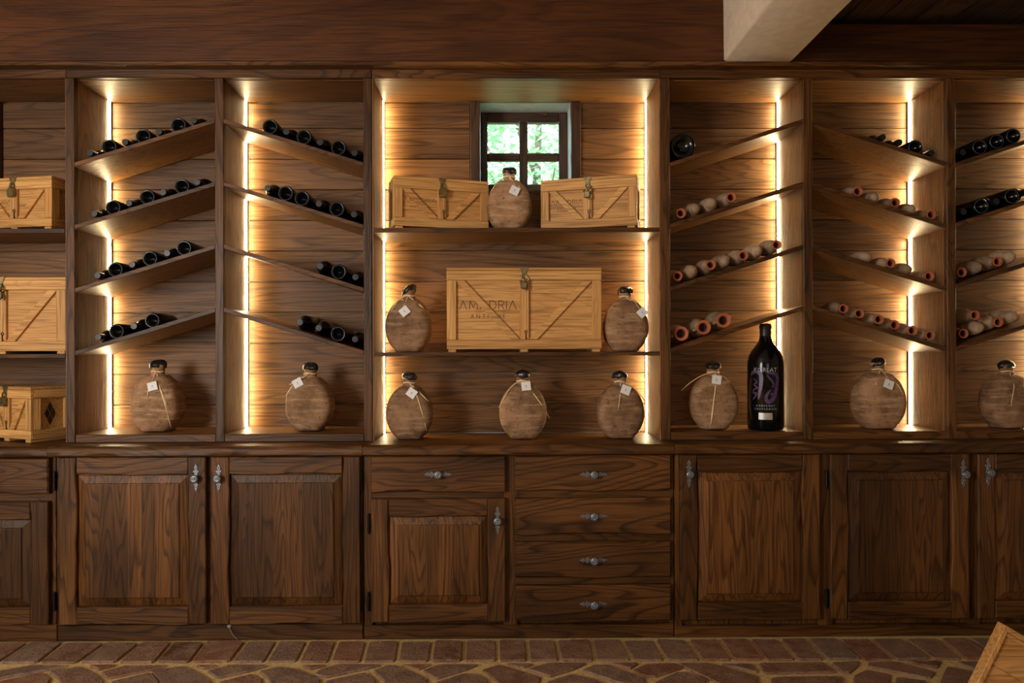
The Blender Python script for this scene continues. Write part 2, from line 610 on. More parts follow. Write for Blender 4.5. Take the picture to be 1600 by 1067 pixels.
# ------------------------------------------------------------------ windows
def window(n, x0, x1):
    w = bpy.data.objects.new('window_%d' % n, None)
    COL.objects.link(w)
    w.location = (x0, 3.86, ZS)
    struct(w)
    yf, yb = 3.856, 3.90
    z0, z1 = ZS, ZTOP + .005
    pz = [at(840, 288.5, 3.87)[1], at(840, 252, 3.87)[1], at(840, 239.5, 3.87)[1], at(840, 192.5, 3.87)[1]]
    wd = (x1 - x0)
    k = wd / (XW[1][1] - XW[1][0])
    px_ = [(at(p, 240, 3.87)[0] - XW[1][0]) * k + x0 for p in (762, 811.5, 824.5, 873)]
    m = oak('window_oak', 2, (0.05, 0.026, 0.015), (0.12, 0.065, 0.038), 0.55)
    mx = oak('window_oak_x', 0, (0.05, 0.026, 0.015), (0.12, 0.065, 0.038), 0.55)
    box('frame_stile', x0, px_[0], yf, yb, z0, z1, m, w, 0.004)
    box('frame_stile', px_[3], x1, yf, yb, z0, z1, m, w, 0.004)
    box('frame_rail', px_[0], px_[3], yf, yb, pz[3], z1, mx, w, 0.004)
    box('frame_rail', px_[0], px_[3], yf, yb, z0, pz[0], mx, w, 0.004)
    box('glazing_bar', px_[1], px_[2], yf + .004, yb - .004, pz[0], pz[3], m, w, 0.004)
    for a, b in ((px_[0], px_[1]), (px_[2], px_[3])):
        box('glazing_bar', a, b, yf + .006, yb - .006, pz[1], pz[2], mx, w, 0.004)
        for c, d in ((pz[0], pz[1]), (pz[2], pz[3])):
            box('pane', a - .004, b + .004, 3.876, 3.879, c - .004, d + .004, PANE, w, 0.0005)
            for q in (a, b):   # little glazing clips in the upper corners
                if d == pz[3]:
                    put('glazing_clip', Mesh().lathe([(.004, 0), (.004, .006), (.001, .008)], 8, mp=lambda X, Y, Z, q=q, d=d: (q + X, yf - Z, d + Y)), PEWTER, w)
    put('latch', Mesh().box(x0 + wd * .70, x0 + wd * .76, yf - .012, yf, z1 - .016, z1 - .008, .002), BRASS, w)


for i, (a, b) in enumerate(XW):
    window(i + 1, a, b)


# ------------------------------------------------------------------ garden outside
def tree(x, y, h, r, seed, label):
    rd = random.Random(seed)
    t = thing('garden_tree', label, 'tree', (x, y, 0), group='trees beyond the windows')
    tr = Mesh().tube([(x, y, 0), (x + .05, y, h * .3), (x - .05, y + .05, h * .55), (x, y, h * .8)], [.09, .08, .06, .03], 8)
    for k in range(7):
        a = rd.uniform(0, 6.28)
        tr.tube([(x, y, h * (.35 + .05 * k)), (x + math.cos(a) * r * .5, y + math.sin(a) * r * .5, h * (.45 + .06 * k)),
                 (x + math.cos(a) * r * .85, y + math.sin(a) * r * .85, h * (.52 + .06 * k))], [.03, .02, .008], 5)
    put('trunk', tr, BARK, t, smooth=50)
    fl = Mesh()
    clumps = [(x + rd.uniform(-1, 1) * r, y + rd.uniform(-1, 1) * r * .8, h * rd.uniform(.30, 1.0)) for _ in range(100)]
    for cx, cy, cz in clumps:
        cr = rd.uniform(.22, .42)
        for _ in range(62):
            p = Vector((rd.gauss(0, 1), rd.gauss(0, 1), rd.gauss(0, .8)))
            p = Vector((cx, cy, cz)) + p * cr * .55
            a = Vector((rd.uniform(-1, 1), rd.uniform(-1, 1), rd.uniform(-.6, .6))).normalized()
            b = a.cross(Vector((rd.uniform(-1, 1), rd.uniform(-1, 1), rd.uniform(-1, 1)))).normalized()
            l, w = rd.uniform(.04, .075), rd.uniform(.018, .030)
            fl.add([p - a * l, p + b * w, p + a * l, p - b * w], [(0, 1, 2, 3)])
    f = put('foliage', fl, LEAF, t)
    f['kind'] = 'stuff'


tree(0.45, 7.6, 4.6, 1.15, 1, 'green leafy tree seen through the small window above the crates')
tree(-5.6, 7.6, 4.6, 1.2, 2, 'green leafy tree outside the window behind the crates at the picture edge')
struct(put('garden_ground', Mesh().box(-12, 10, 4.25, 16, -0.2, 0.0, 0.01), SOIL))

# ------------------------------------------------------------------ floor stones
YPL = 3.262        # where the floor meets the plinth


def stone(poly):
    """poly: ground points"""
    n = len(poly)
    ar = sum(poly[i][0] * poly[(i + 1) % n][1] - poly[(i + 1) % n][0] * poly[i][1] for i in range(n))
    if ar < 0: poly = poly[::-1]
    # rounded, slightly irregular outline
    out = []
    for i in range(n):
        a, b, c = poly[i - 1], poly[i], poly[(i + 1) % n]
        for q, t in ((a, .06), (c, .06)):
            out.append((b[0] + (q[0] - b[0]) * t, b[1] + (q[1] - b[1]) * t))
    cx = sum(p[0] for p in out) / len(out); cy = sum(p[1] for p in out) / len(out)
    h = 0.004 + rs.uniform(0, .004)
    ms = Mesh().prism(out, -h, 0.02, 0.003, lambda u, v, w: (u, v, -w))
    put('stone', ms, STONE, floor, loc=(cx, cy, 0))


rs = random.Random(11)
seps = [(-255, -325), (-195, -260), (-135, -195), (-75, -130), (-10, -62), (45, -3), (100, 60), (165, 122), (219, 183), (270, 243), (321, 298), (385, 361), (434, 415), (481, 466), (527, 515), (574, 566),
        (625, 620), (677, 672), (726, 724), (777, 778), (822.5, 826), (868, 875), (924, 930), (971, 988), (1022, 1040.5), (1074, 1096),
        (1123, 1145), (1170, 1196), (1218, 1245), (1260, 1290), (1309, 1348), (1360, 1398), (1412, 1456), (1468, 1506), (1513, 1560), (1562, 1612), (1612, 1665), (1662, 1720), (1712, 1772)]
for (a, b), (c, d) in zip(seps[:-1], seps[1:]):
    yt = lambda X: 1006.0 - 0.0052 * X
    yb_ = lambda X: 1037.5 - 0.0042 * X
    g = 3.0
    poly = [ground(a + g, yt(a) + rs.uniform(-1, 1.2)), ground(c - g, yt(c) + rs.uniform(-1, 1.2)),
            ground(d - g, yb_(d) - rs.uniform(.5, 1.8)), ground(b + g, yb_(b) - rs.uniform(.5, 1.8))]
    stone(poly)
ZS_ = 5.926
traced = {
    0: [[(-300, 400), (-40, 350), (0, 355), (300, 300), (620, 305), (440, 342), (0, 420), (-300, 480)], [(-250, 500), (0, 450), (400, 368), (470, 425), (380, 560), (-250, 560)],
        [(455, 355), (740, 312), (880, 375), (955, 440), (950, 530), (580, 540), (550, 430)], [(830, 302), (1080, 297), (920, 340)],
        [(930, 362), (1160, 300), (1560, 296), (1400, 340), (1000, 420)], [(1030, 455), (1390, 370), (1465, 440), (1480, 540), (1050, 550)]],
    250: [[(-80, 350), (0, 332), (230, 304), (380, 375), (470, 440), (470, 560), (40, 560), (-10, 440)], [(335, 302), (540, 302), (400, 332)],
          [(435, 352), (660, 294), (1010, 298), (860, 345), (540, 415)], [(545, 455), (850, 378), (950, 430), (920, 540), (560, 550)],
          [(915, 358), (1110, 314), (1300, 345), (1480, 430), (1480, 560), (1060, 560), (1010, 425)], [(1310, 304), (1540, 296), (1400, 335)]],
    500: [[(-60, 385), (0, 340), (170, 290), (570, 294), (420, 332), (60, 408)], [(55, 450), (420, 370), (515, 440), (490, 560), (60, 560)],
          [(490, 348), (640, 294), (730, 306), (1000, 420), (980, 540), (640, 540), (580, 425)], [(750, 290), (1040, 285), (920, 334)],
          [(945, 350), (1100, 290), (1470, 290), (1360, 338), (1080, 422)], [(1070, 460), (1340, 376), (1470, 386), (1560, 440), (1500, 560), (1100, 560)]],
    750: [[(20, 342), (180, 290), (560, 405), (540, 500), (210, 500), (80, 380)], [(245, 280), (500, 284), (410, 320)],
          [(435, 335), (650, 280), (990, 280), (860, 337), (640, 402)], [(610, 460), (850, 382), (1080, 435), (1160, 470), (1100, 560), (650, 560)],
          [(945, 345), (1060, 296), (1185, 296), (1530, 418), (1520, 520), (1260, 450)], [(1190, 279), (1470, 279), (1390, 330)]],
    1000: [[(-70, 345), (60, 285), (325, 280), (405, 318), (150, 402), (60, 400)], [(350, 280), (650, 282), (1090, 400), (1100, 520), (800, 500), (450, 335)],
           [(740, 284), (1040, 284), (1095, 362)], [(1095, 280), (1690, 270), (1830, 362), (1160, 374)], [(1220, 414), (1870, 404), (1880, 470), (1850, 560), (1200, 560)],
           [(140, 460), (340, 368), (430, 368), (620, 432), (560, 560), (160, 560)]],
    1250: [[(290, 279), (550, 264), (535, 308), (460, 368), (395, 365)], [(632, 270), (890, 265), (1255, 360), (1205, 420), (632, 308)],
           [(980, 259), (1310, 259), (1280, 315), (1230, 315)], [(500, 395), (610, 342), (845, 385), (820, 500), (490, 540)],
           [(890, 405), (1170, 445), (1150, 560), (870, 550)], [(1360, 310), (1590, 352), (1800, 380), (1760, 560), (1290, 560), (1300, 445)], [(1440, 273), (1620, 263), (1760, 290), (1620, 330)],
           [(1820, 260), (2200, 258), (2250, 330), (1860, 330)], [(1850, 365), (2300, 360), (2400, 540), (1830, 540)]],
}
for ox, polys in traced.items():
    for p in polys:
        stone([ground(ox + u / ZS_, 990 + v / ZS_) for u, v in p])
yy = 2.70
for row in range(4):
    x = XL + .02 + (row % 2) * .07
    while x < XR - .2:
        w = rs.uniform(.15, .23)
        j = lambda: rs.uniform(-.02, .02)
        sk = .05 * (1 if row % 2 else -1)
        stone([(x + sk + j(), yy - .01), (x + w - .018 + sk + j(), yy - .01), (x + w - .018 - sk + j(), yy - .17 + j() * .4), (x - sk + j(), yy - .17 + j() * .4)])
        x += w + .012
    yy -= .19

# ------------------------------------------------------------------ shelving units
ZJ0 = at(478, 200.5, YB)[1]
joints = [ZJ0 + 0.1545 * 2 - 0.1545 * i for i in range(16)]


def planks(parent, x0, x1, z0, z1, seed, hole=None):
    rd = random.Random(seed)
    for a, b in zip(joints[1:], joints[:-1]):
        za, zb = max(a, z0) + .0014, min(b, z1) - .0014
        if zb - za < 0.01: continue
        spans = [(x0, x1)]
        if hole and zb > hole[2] + .02:
            spans = [(x0, hole[0]), (hole[1], x1)]
        for s0, s1 in spans:
            dy = rd.uniform(0, .002)
            box('back_plank', s0, s1, YB + dy, YB + .02, za, zb, plank_oak(), parent, 0.0032)


def led(parent, x, side, z0, z1):
    # a slim diffuser standing in the back corner; side: -1 left corner, +1 right corner
    a, b = (x, x + .0018) if side < 0 else (x - .0018, x)
    o = put('led_strip', Mesh().box(a, b, YB - .036, YB - .016, z0, z1, .0003), LED, parent)
    tag(o, 'warm white light strip')


zh0, zh1 = at(776, 122.5, YF)[1], at(776, 109, YF)[1]
zrail = at(776, 676.5, YF)[1]
ZBB = zrail
SHELF_T = 0.019
shelves = {}          # (bay, k) -> (xl, zl, slope)


def X(px, Y=YF, py=400):
    return at(px, py, Y)[0]


def slant_unit(name, label, stiles, slopes, ledside, first_bay):
    x0, x1 = X(stiles[0][0]), X(stiles[-1][1])
    u = thing(name, label, 'shelf unit', (x0, YF, ZW))
    for a, b in stiles:
        box('upright', X(a), X(b), YF, YF + .03, ZW, zh0 + .002, dark_oak(2), u, .0025)
        box('partition', X(a) + .0012, X(b) - .0012, YF + .0305, YB - .001, ZW, ZTOP, inner_oak(2), u, .0015)
    box('header_rail', x0, x1, YF, YF + .03, zh0 + .003, zh1 + .02, dark_oak(0), u, .0025)
    box('top_panel', x0, x1, YF + .0305, YB - .001, ZTOP, ZTOP + .02, inner_oak(0), u, .001)
    for i in range(len(stiles) - 1):
        bay = first_bay + i
        a, b = X(stiles[i][1]), X(stiles[i + 1][0])
        box('bottom_rail', a + .0005, b - .0005, YF + .002, YF + .028, ZW, ZBB, dark_oak(0), u, .0025)
        box('bottom_board', a, b, YF + .0285, YB - .001, ZBB - .02, ZBB - .001, inner_oak(0), u, .001)
        planks(u, a, b, ZBB - .01, ZTOP, 10 * bay)
        led(u, a if ledside < 0 else b, ledside, ZBB, ZTOP - .001)
        for k, (ya, yb_) in enumerate(slopes[bay]):
            za, zb = at(stiles[i][1], ya, YF)[1], at(stiles[i + 1][0], yb_, YF)[1]
            shelves[(bay, k)] = (a, za, (zb - za) / (b - a))
            ms = Mesh().prism([(a, za - SHELF_T), (b, zb - SHELF_T), (b, zb), (a, za)], YF + .007, YB - .011, .0005)
            sh = put('slanted_shelf', ms, inner_oak(0), u, loc=((a + b) / 2, YF + .15, (za + zb) / 2))
            ms = Mesh().prism([(a, za - SHELF_T - .0005), (b, zb - SHELF_T - .0005), (b, zb + .0005), (a, za + .0005)], YF + .0005, YF + .0068, .0015)
            put('shelf_edge', ms, dark_oak(0), sh, loc=((a + b) / 2, YF, (za + zb) / 2))
    return u


up = [(254.0, 185.5), (351.5, 284), (450.5, 382), (548.5, 481)]
dn = [(185.5, 253.5), (284, 351), (381.5, 449.5), (480.5, 548)]
slopes = {1: up, 2: dn,
          4: [(254, 185.5), (350, 283.5), (448, 382), (544.5, 477.5)],
          5: [(186, 253.5), (284, 351), (382.5, 448.5), (477.5, 543.5)],
          6: [(254, 185.5), (348, 281), (444, 378), (542, 474)]}
slant_unit('wine_rack', 'oak wine rack with two lit columns of slanted shelves full of dark bottles', [(104, 116.5), (336, 349.5), (568, 581)], slopes, -1, 1)
slant_unit('wine_rack', 'oak rack with slanted shelves of clay vessels and a magnum bottle standing below', [(1033.5, 1047.5), (1256, 1270), (1480, 1494), (1704, 1718)], slopes, 1, 4)


def straight_unit(name, label, pl, pr, shelf_y, win, leds, seed):
    x0, x1 = X(pl), X(pr)
    u = thing(name, label, 'shelf unit', (x0, YF, ZW))
    t = .007
    box('side_panel', x0, x0 + t, YF + .004, YB - .001, ZW, ZTOP, inner_oak(2), u, .001)
    box('side_panel', x1 - t, x1, YF + .004, YB - .001, ZW, ZTOP, inner_oak(2), u, .001)
    box('header_rail', x0, x1, YF + .002, YF + .03, zh0 + .001, zh1 + .02, dark_oak(0), u, .0025)
    box('top_panel', x0, x1, YF + .0305, YB - .001, ZTOP, ZTOP + .02, inner_oak(0), u, .001)
    a, b = x0 + t, x1 - t
    zs = []
    for (ya, yb_) in shelf_y:
        za, zb = at(776, ya, YF)[1], at(776, yb_, YF)[1]
        sh = box('shelf', a, b, YF + .007, YB - .011, zb, za, inner_oak(0), u, .0005)
        box('shelf_edge', a, b, YF + .0005, YF + .0068, zb - .0005, za + .0005, dark_oak(0), sh, .0015)
        zs.append(za)
    planks(u, a, b, ZW + .002, ZTOP, seed, (win[0] - .05, win[1] + .05, ZS))
    jm = oak('jamb_oak', 2, (0.05, 0.026, 0.013), (0.13, 0.066, 0.034), 0.5)
    box('window_jamb', win[0] - .048, win[0], YB - .022, YB + .022, zs[0] + .002, ZTOP - .001, jm, u, .002)
    box('window_jamb', win[1], win[1] + .048, YB - .022, YB + .022, zs[0] + .002, ZTOP - .001, jm, u, .002)
    box('window_apron', win[0], win[1], YB + .002, YB + .022, joints[4] if False else zs[0] + .002, ZS, dark_oak(0), u, .002)
    for s in leds:
        led(u, a if s < 0 else b, s, ZW + .001, ZTOP - .001)
    return zs


zs3 = straight_unit('window_shelving', 'oak open shelving around the small window, lit at both edges, holding crates and flasks', 581.5, 1033, [(355.8, 362.8), (550.2, 556)], XW[1], (-1, 1), 77)
straight_unit('window_shelving', 'unlit oak shelving with stacked pale crates, cut by the picture edge', -346, 103.7, [(356, 363), (551, 557)], XW[0], (), 88)

# ------------------------------------------------------------------ worktops
tops = [(-362, 72, 'dark oak worktop slab under the shelving with the pale crates'),
        (72.6, 565.5, 'dark oak worktop slab with a wavy edge under the bottle rack'),
        (566, 1054, 'dark oak worktop slab under the window shelving and its flasks'),
        (1054.6, 1759, 'dark oak worktop slab under the rack with the magnum bottle')]
for k, (a, b, lab) in enumerate(tops):
    rd = random.Random(40 + k)
    xa, xb = at(a, 700, YT)[0], at(b, 700, YT)[0]
    xa = max(xa, XL + .002)
    n = max(8, int((xb - xa) / .03))
    ph = [rd.uniform(0, 6.28) for _ in range(6)]
    rings = []
    for i in range(n + 1):
        x = xa + (xb - xa) * i / n
        wv = .5 * math.sin(x * 7 + ph[0]) + .3 * math.sin(x * 17 + ph[1]) + .2 * math.sin(x * 37 + ph[2])
        wv2 = .5 * math.sin(x * 9 + ph[3]) + .5 * math.sin(x * 23 + ph[4])
        f0 = YT + .004 * wv
        prof = [(f0 + .010, .825), (f0 + .001, .832 + .002 * wv2), (f0, .850 + .003 * wv), (f0 + .004, .860 + .004 * wv2),
                (f0 + .014 + .004 * wv, ZW - .002), (f0 + .024 + .006 * wv, ZW - .0005), (YB, ZW - .0005), (YB, .825)]
        rings.append([(x, y, z) for y, z in prof])
    ms = Mesh().loft(rings)
    o = put('worktop', ms, dark_oak(0), smooth=45, loc=((xa + xb) / 2, 3.4, .85))
    tag(o, lab, 'worktop')


# ------------------------------------------------------------------ base cabinets
def wavy_rect(x0, x1, z0, z1, amp, rd, sides='tb', n=18):
    p = {s: [rd.uniform(0, 6.28) for _ in range(3)] for s in 'tblr'}

    def w(s, t):
        if s not in sides: return 0
        q = p[s]
        return amp * (.55 * math.sin(t * 11 + q[0]) + .3 * math.sin(t * 23 + q[1]) + .15 * math.sin(t * 47 + q[2]))
    out = []
    for i in range(n):
        x = x0 + (x1 - x0) * i / n; out.append((x, z0 + w('b', x)))
    for i in range(n):
        z = z0 + (z1 - z0) * i / n; out.append((x1 + w('r', z), z + (w('b', x1) * (1 - i / n))))
    for i in range(n):
        x = x1 - (x1 - x0) * i / n; out.append((x, z1 + w('t', x)))
    for i in range(n):
        z = z1 - (z1 - z0) * i / n; out.append((x0 + w('l', z), z))
    return out


HALF = [(0, .066), (.0035, .058), (.0085, .047), (.006, .040), (.0045, .036), (.013, .034), (.0135, .030), (.010, .025), (.006, .021), (.0075, .014),
        (.0075, -.016), (.006, -.021), (.011, -.027), (.010, -.031), (.006, -.034), (.0075, -.042), (.003, -.054), (0, -.062)]
PLATE = [(u, v) for u, v in HALF] + [(-u, v) for u, v in HALF[-2:0:-1]]
KNOB = [(a * 1.12, b) for a, b in [(.0001, -.027), (.004, -.0268), (.0055, -.025), (.0075, -.0255), (.0105, -.0262), (.0125, -.0245), (.015, -.0235), (.0165, -.020), (.0150, -.016), (.009, -.0125), (.007, -.008), (.010, -.002), (.011, 0.0)]]


def handle(parent, px, py, horizontal=False):
    x, z = at(px, py, YD)
    y = YD - .0005
    out = PLATE[::-1]
    if horizontal:
        out = [(-v, u) for u, v in out]
    pl = put('handle_plate', Mesh().prism([(x + u, z + v) for u, v in out], y - .003, y, .0008), PEWTER, parent)
    put('knob', Mesh().lathe(KNOB[::-1], 20, cap0=True, cap1=True, mp=lambda a, b, c: (x + a, y - .003 + c, z + b)), PEWTER, parent, smooth=50)
    for s in (-1, 1):
        cu = (0, .046) if s > 0 else (0, -.040)
        if horizontal: cu = (-cu[1], cu[0])
        put('screw', Mesh().lathe([(.0022, 0.0), (.0018, .0012)], 8, mp=lambda a, b, c: (x + cu[0] + a, y - .003 - c, z + cu[1] + b)), IRON, parent)
    return pl


def hinge(parent, px, py0, py1):
    x, z1 = at(px, py0, YC); z0 = at(px, py1, YC)[1]
    ms = Mesh()
    seg = (z1 - z0)
    for k in range(3):
        a, b = z0 + seg * (k / 3 + .01), z0 + seg * ((k + 1) / 3 - .01)
        ms.lathe([(.0055, a), (.0055, b)], 10, off=(x, YC - .012, 0))
    ms.lathe([(.003, z0 - .006), (.0042, z0 - .004), (.004, z1 + .004), (.003, z1 + .006)], 8, off=(x, YC - .012, 0))
    ms.box(x - .0035, x + .0035, YC - .008, YC - .0005, z0, z1, .001)
    put('hinge', ms, IRON, parent)


def door(parent, r, seed, fw=.077, bev=.042, knob=None):
    rd = random.Random(seed)
    (x0, z1), (x1, z0) = at(r[0], r[1], YD), at(r[2], r[3], YD)
    z1 = min(z1, .8225)
    cx, cz = (x0 + x1) / 2, (z0 + z1) / 2
    # raised panel
    ax0, ax1, az0, az1 = x0 + fw - .004, x1 - fw + .004, z0 + fw - .004, z1 - fw + .004
    ms = Mesh()

    def ring(d, y):
        return [(ax0 + d, y, az0 + d), (ax1 - d, y, az0 + d), (ax1 - d, y, az1 - d), (ax0 + d, y, az1 - d)]
    ms.loft([ring(0, YD + .026), ring(0, YD + .019), ring(.006, YD + .018), ring(.010, YD + .0140), ring(bev, YD + .0045), ring(bev + .002, YD + .0005), ring(bev + .006, YD - .0015)][::-1][::-1], True, True)
    d = put('door', ms, panel_oak(), parent, loc=(cx, YD, cz))
    # fix: front-facing normals come from the ring order
    for (a, b, c, e, nm, ax, sides) in ((x0, x0 + fw, z0, z1, 'door_stile', 2, 'r'), (x1 - fw, x1, z0, z1, 'door_stile', 2, 'l'),
                                    (x0 + fw + .0006, x1 - fw - .0006, z1 - fw, z1, 'door_rail', 0, 'b'), (x0 + fw + .0006, x1 - fw - .0006, z0, z0 + fw, 'door_rail', 0, 'b')):
        m2 = Mesh().prism(wavy_rect(a, b, c, e, .0058, rd, sides), YD, YD + .026, .004)
        put(nm, m2, dark_oak(ax), d, loc=((a + b) / 2, YD, (c + e) / 2))
    if knob:
        handle(d, *knob)
    return d


def drawer(parent, r, seed, knob=None):
    rd = random.Random(seed)
    (x0, z1), (x1, z0) = at(r[0], r[1], YD), at(r[2], r[3], YD)
    z1 = min(z1, .8225)
    ms = Mesh().prism(wavy_rect(x0, x1, z0, z1, .0065, rd, 'b', 24), YD, YD + .026, .006)
    d = put('drawer_front', ms, oak('drawer_oak', 0, DK, LT, 0.45, 0.85, 26, 4.0), parent, loc=((x0 + x1) / 2, YD, (z0 + z1) / 2))
    if knob:
        handle(d, *knob, horizontal=True)
    return d


def cabinet(label, pl, pr, rails, stiles, group=None):
    """carcass behind the fronts: body, plinth and face frame"""
    xa, xb = at(pl, 850, YC)[0], at(pr, 850, YC)[0]
    xa = max(xa, XL + .002)
    c = thing('base_cabinet', label, 'cabinet', (xa, YC, 0))
    zp = at((pl + pr) / 2, 975, YC)[1] - .004
    box('body', xa + .002, xb - .002, YC + .024, YB + .01, zp, .8245, dark_oak(2), c, .001)
    box('plinth', xa + .001, xb - .001, YC + .002, YC + .03, 0.0, zp, dark_oak(0), c, .003)
    for (p, q) in stiles:
        xs0, xs1 = max(at(p, 850, YC)[0], XL + .003), at(q, 850, YC)[0]
        box('frame_stile', xs0, xs1, YC, YC + .0235, zp + .001, .8245, dark_oak(2), c, .002)
    for (p, q, y0, y1) in rails:
        a, b = at(p, y0, YC), at(q, y1, YC)
        box('frame_rail', a[0], b[0], YC + .001, YC + .0235, b[1], min(a[1], .8245), dark_oak(0), c, .002)
    return c


c0 = cabinet('dark oak cabinet with drawer over door beneath the pale crate shelves', -362, 88, [(-140, 74, 771, 785)], [(-362, -345), (-150, -138), (70, 87.5)])
for i, (a, b) in enumerate(((716, 771), (784, 839), (853, 908), (921, 976))):
    drawer(c0, (-342, a, -152, b), 500 + i, (-247, (a + b) / 2))
drawer(c0, (-136, 717, 75, 771), 1, (-31, 745))
door(c0, (-136, 785, 75, 977), 2, knob=(-120, 819))
hinge(c0, 78.5, 806, 834); hinge(c0, 78.5, 930, 958)
c1 = cabinet('dark oak two-door cabinet beneath the bottle rack', 88.5, 567, [], [(88.8, 100), (318, 334), (556, 566.8)])
door(c1, (91, 714, 322, 975.5), 3, knob=(306.5, 747))
door(c1, (330, 714, 563, 974.5), 4, knob=(342, 747))
hinge(c1, 87.5, 737, 764); hinge(c1, 87.5, 925, 952)
hinge(c1, 565.2, 737, 764); hinge(c1, 565.2, 925, 952)
c2 = cabinet('dark oak cabinet beneath the window shelving with a door and five drawers', 567.8, 1053, [(579, 790, 768, 781), (805, 1049, 766, 779), (805, 1049, 834, 847), (805, 1049, 902, 915)],
             [(568, 582), (787, 808), (1046, 1053)])
drawer(c2, (579, 712, 790.5, 768.5), 5, (685, 741))
door(c2, (579.5, 780, 790, 971.5), 6, knob=(777.5, 813))
for i, (a, b) in enumerate(((711, 766.5), (779, 834), (847.5, 902), (915.5, 970.5))):
    drawer(c2, (804.5, a, 1049, b), 20 + i, (928, (741, 806, 875, 943.5)[i]))
hinge(c2, 576.5, 803, 831); hinge(c2, 576.5, 925, 952)
c3 = cabinet('dark oak three-door cabinet beneath the rack with the magnum bottle', 1053.6, 1759, [], [(1054, 1066), (1279, 1301), (1512, 1531), (1742, 1759)])
door(c3, (1063, 709.5, 1282, 968), 7, knob=(1076.5, 740.5))
door(c3, (1298, 709.5, 1515, 966.5), 8, knob=(1505, 740.5))
door(c3, (1528.5, 709.5, 1745, 965.5), 9, knob=(1543.5, 738))
for px in (1289.5, 1295):
    hinge(c3, px, 735, 760); hinge(c3, px, 920, 947)


# ------------------------------------------------------------------ crates
def strokes(txt, h):
    """thin sans capitals, A without its bar, drawn from strokes: returns list of segments and the width"""
    G = {'A': ([(0, 0, .42, 1), (.42, 1, .84, 0)], .84), 'M': ([(0, 0, .10, 1), (.10, 1, .48, .25), (.48, .25, .86, 1), (.86, 1, .96, 0)], .96),
         'D': ([(0, 0, 0, 1), (0, 1, .4, 1), (.4, 1, .68, .78), (.68, .78, .74, .5), (.74, .5, .68, .22), (.68, .22, .4, 0), (.4, 0, 0, 0)], .74),
         'R': ([(0, 0, 0, 1), (0, 1, .4, 1), (.4, 1, .58, .86), (.58, .86, .6, .68), (.6, .68, .42, .5), (.42, .5, 0, .5), (.32, .5, .62, 0)], .62),
         'I': ([(0, 0, 0, 1)], 0.0)}
    segs, x = [], 0
    for c in txt:
        s, w = G[c]
        segs += [(x + a) * h and ((x + a) * h, b * h, (x + c_) * h, d * h) or ((x + a) * h, b * h, (x + c_) * h, d * h) for a, b, c_, d in s]
        x += w + .30
    return segs, (x - .30) * h


def bar2d(ms, x0, z0, x1, z1, w, y0, y1):
    d = Vector((x1 - x0, z1 - z0)); L = d.length; d /= L
    n = Vector((-d.y, d.x)) * (w / 2)
    e = d * (w * .3)
    out = [(x0 - e.x - n.x, z0 - e.y - n.y), (x1 + e.x - n.x, z1 + e.y - n.y), (x1 + e.x + n.x, z1 + e.y + n.y), (x0 - e.x + n.x, z0 - e.y + n.y)]
    ms.prism(out, y0, y1, 0)


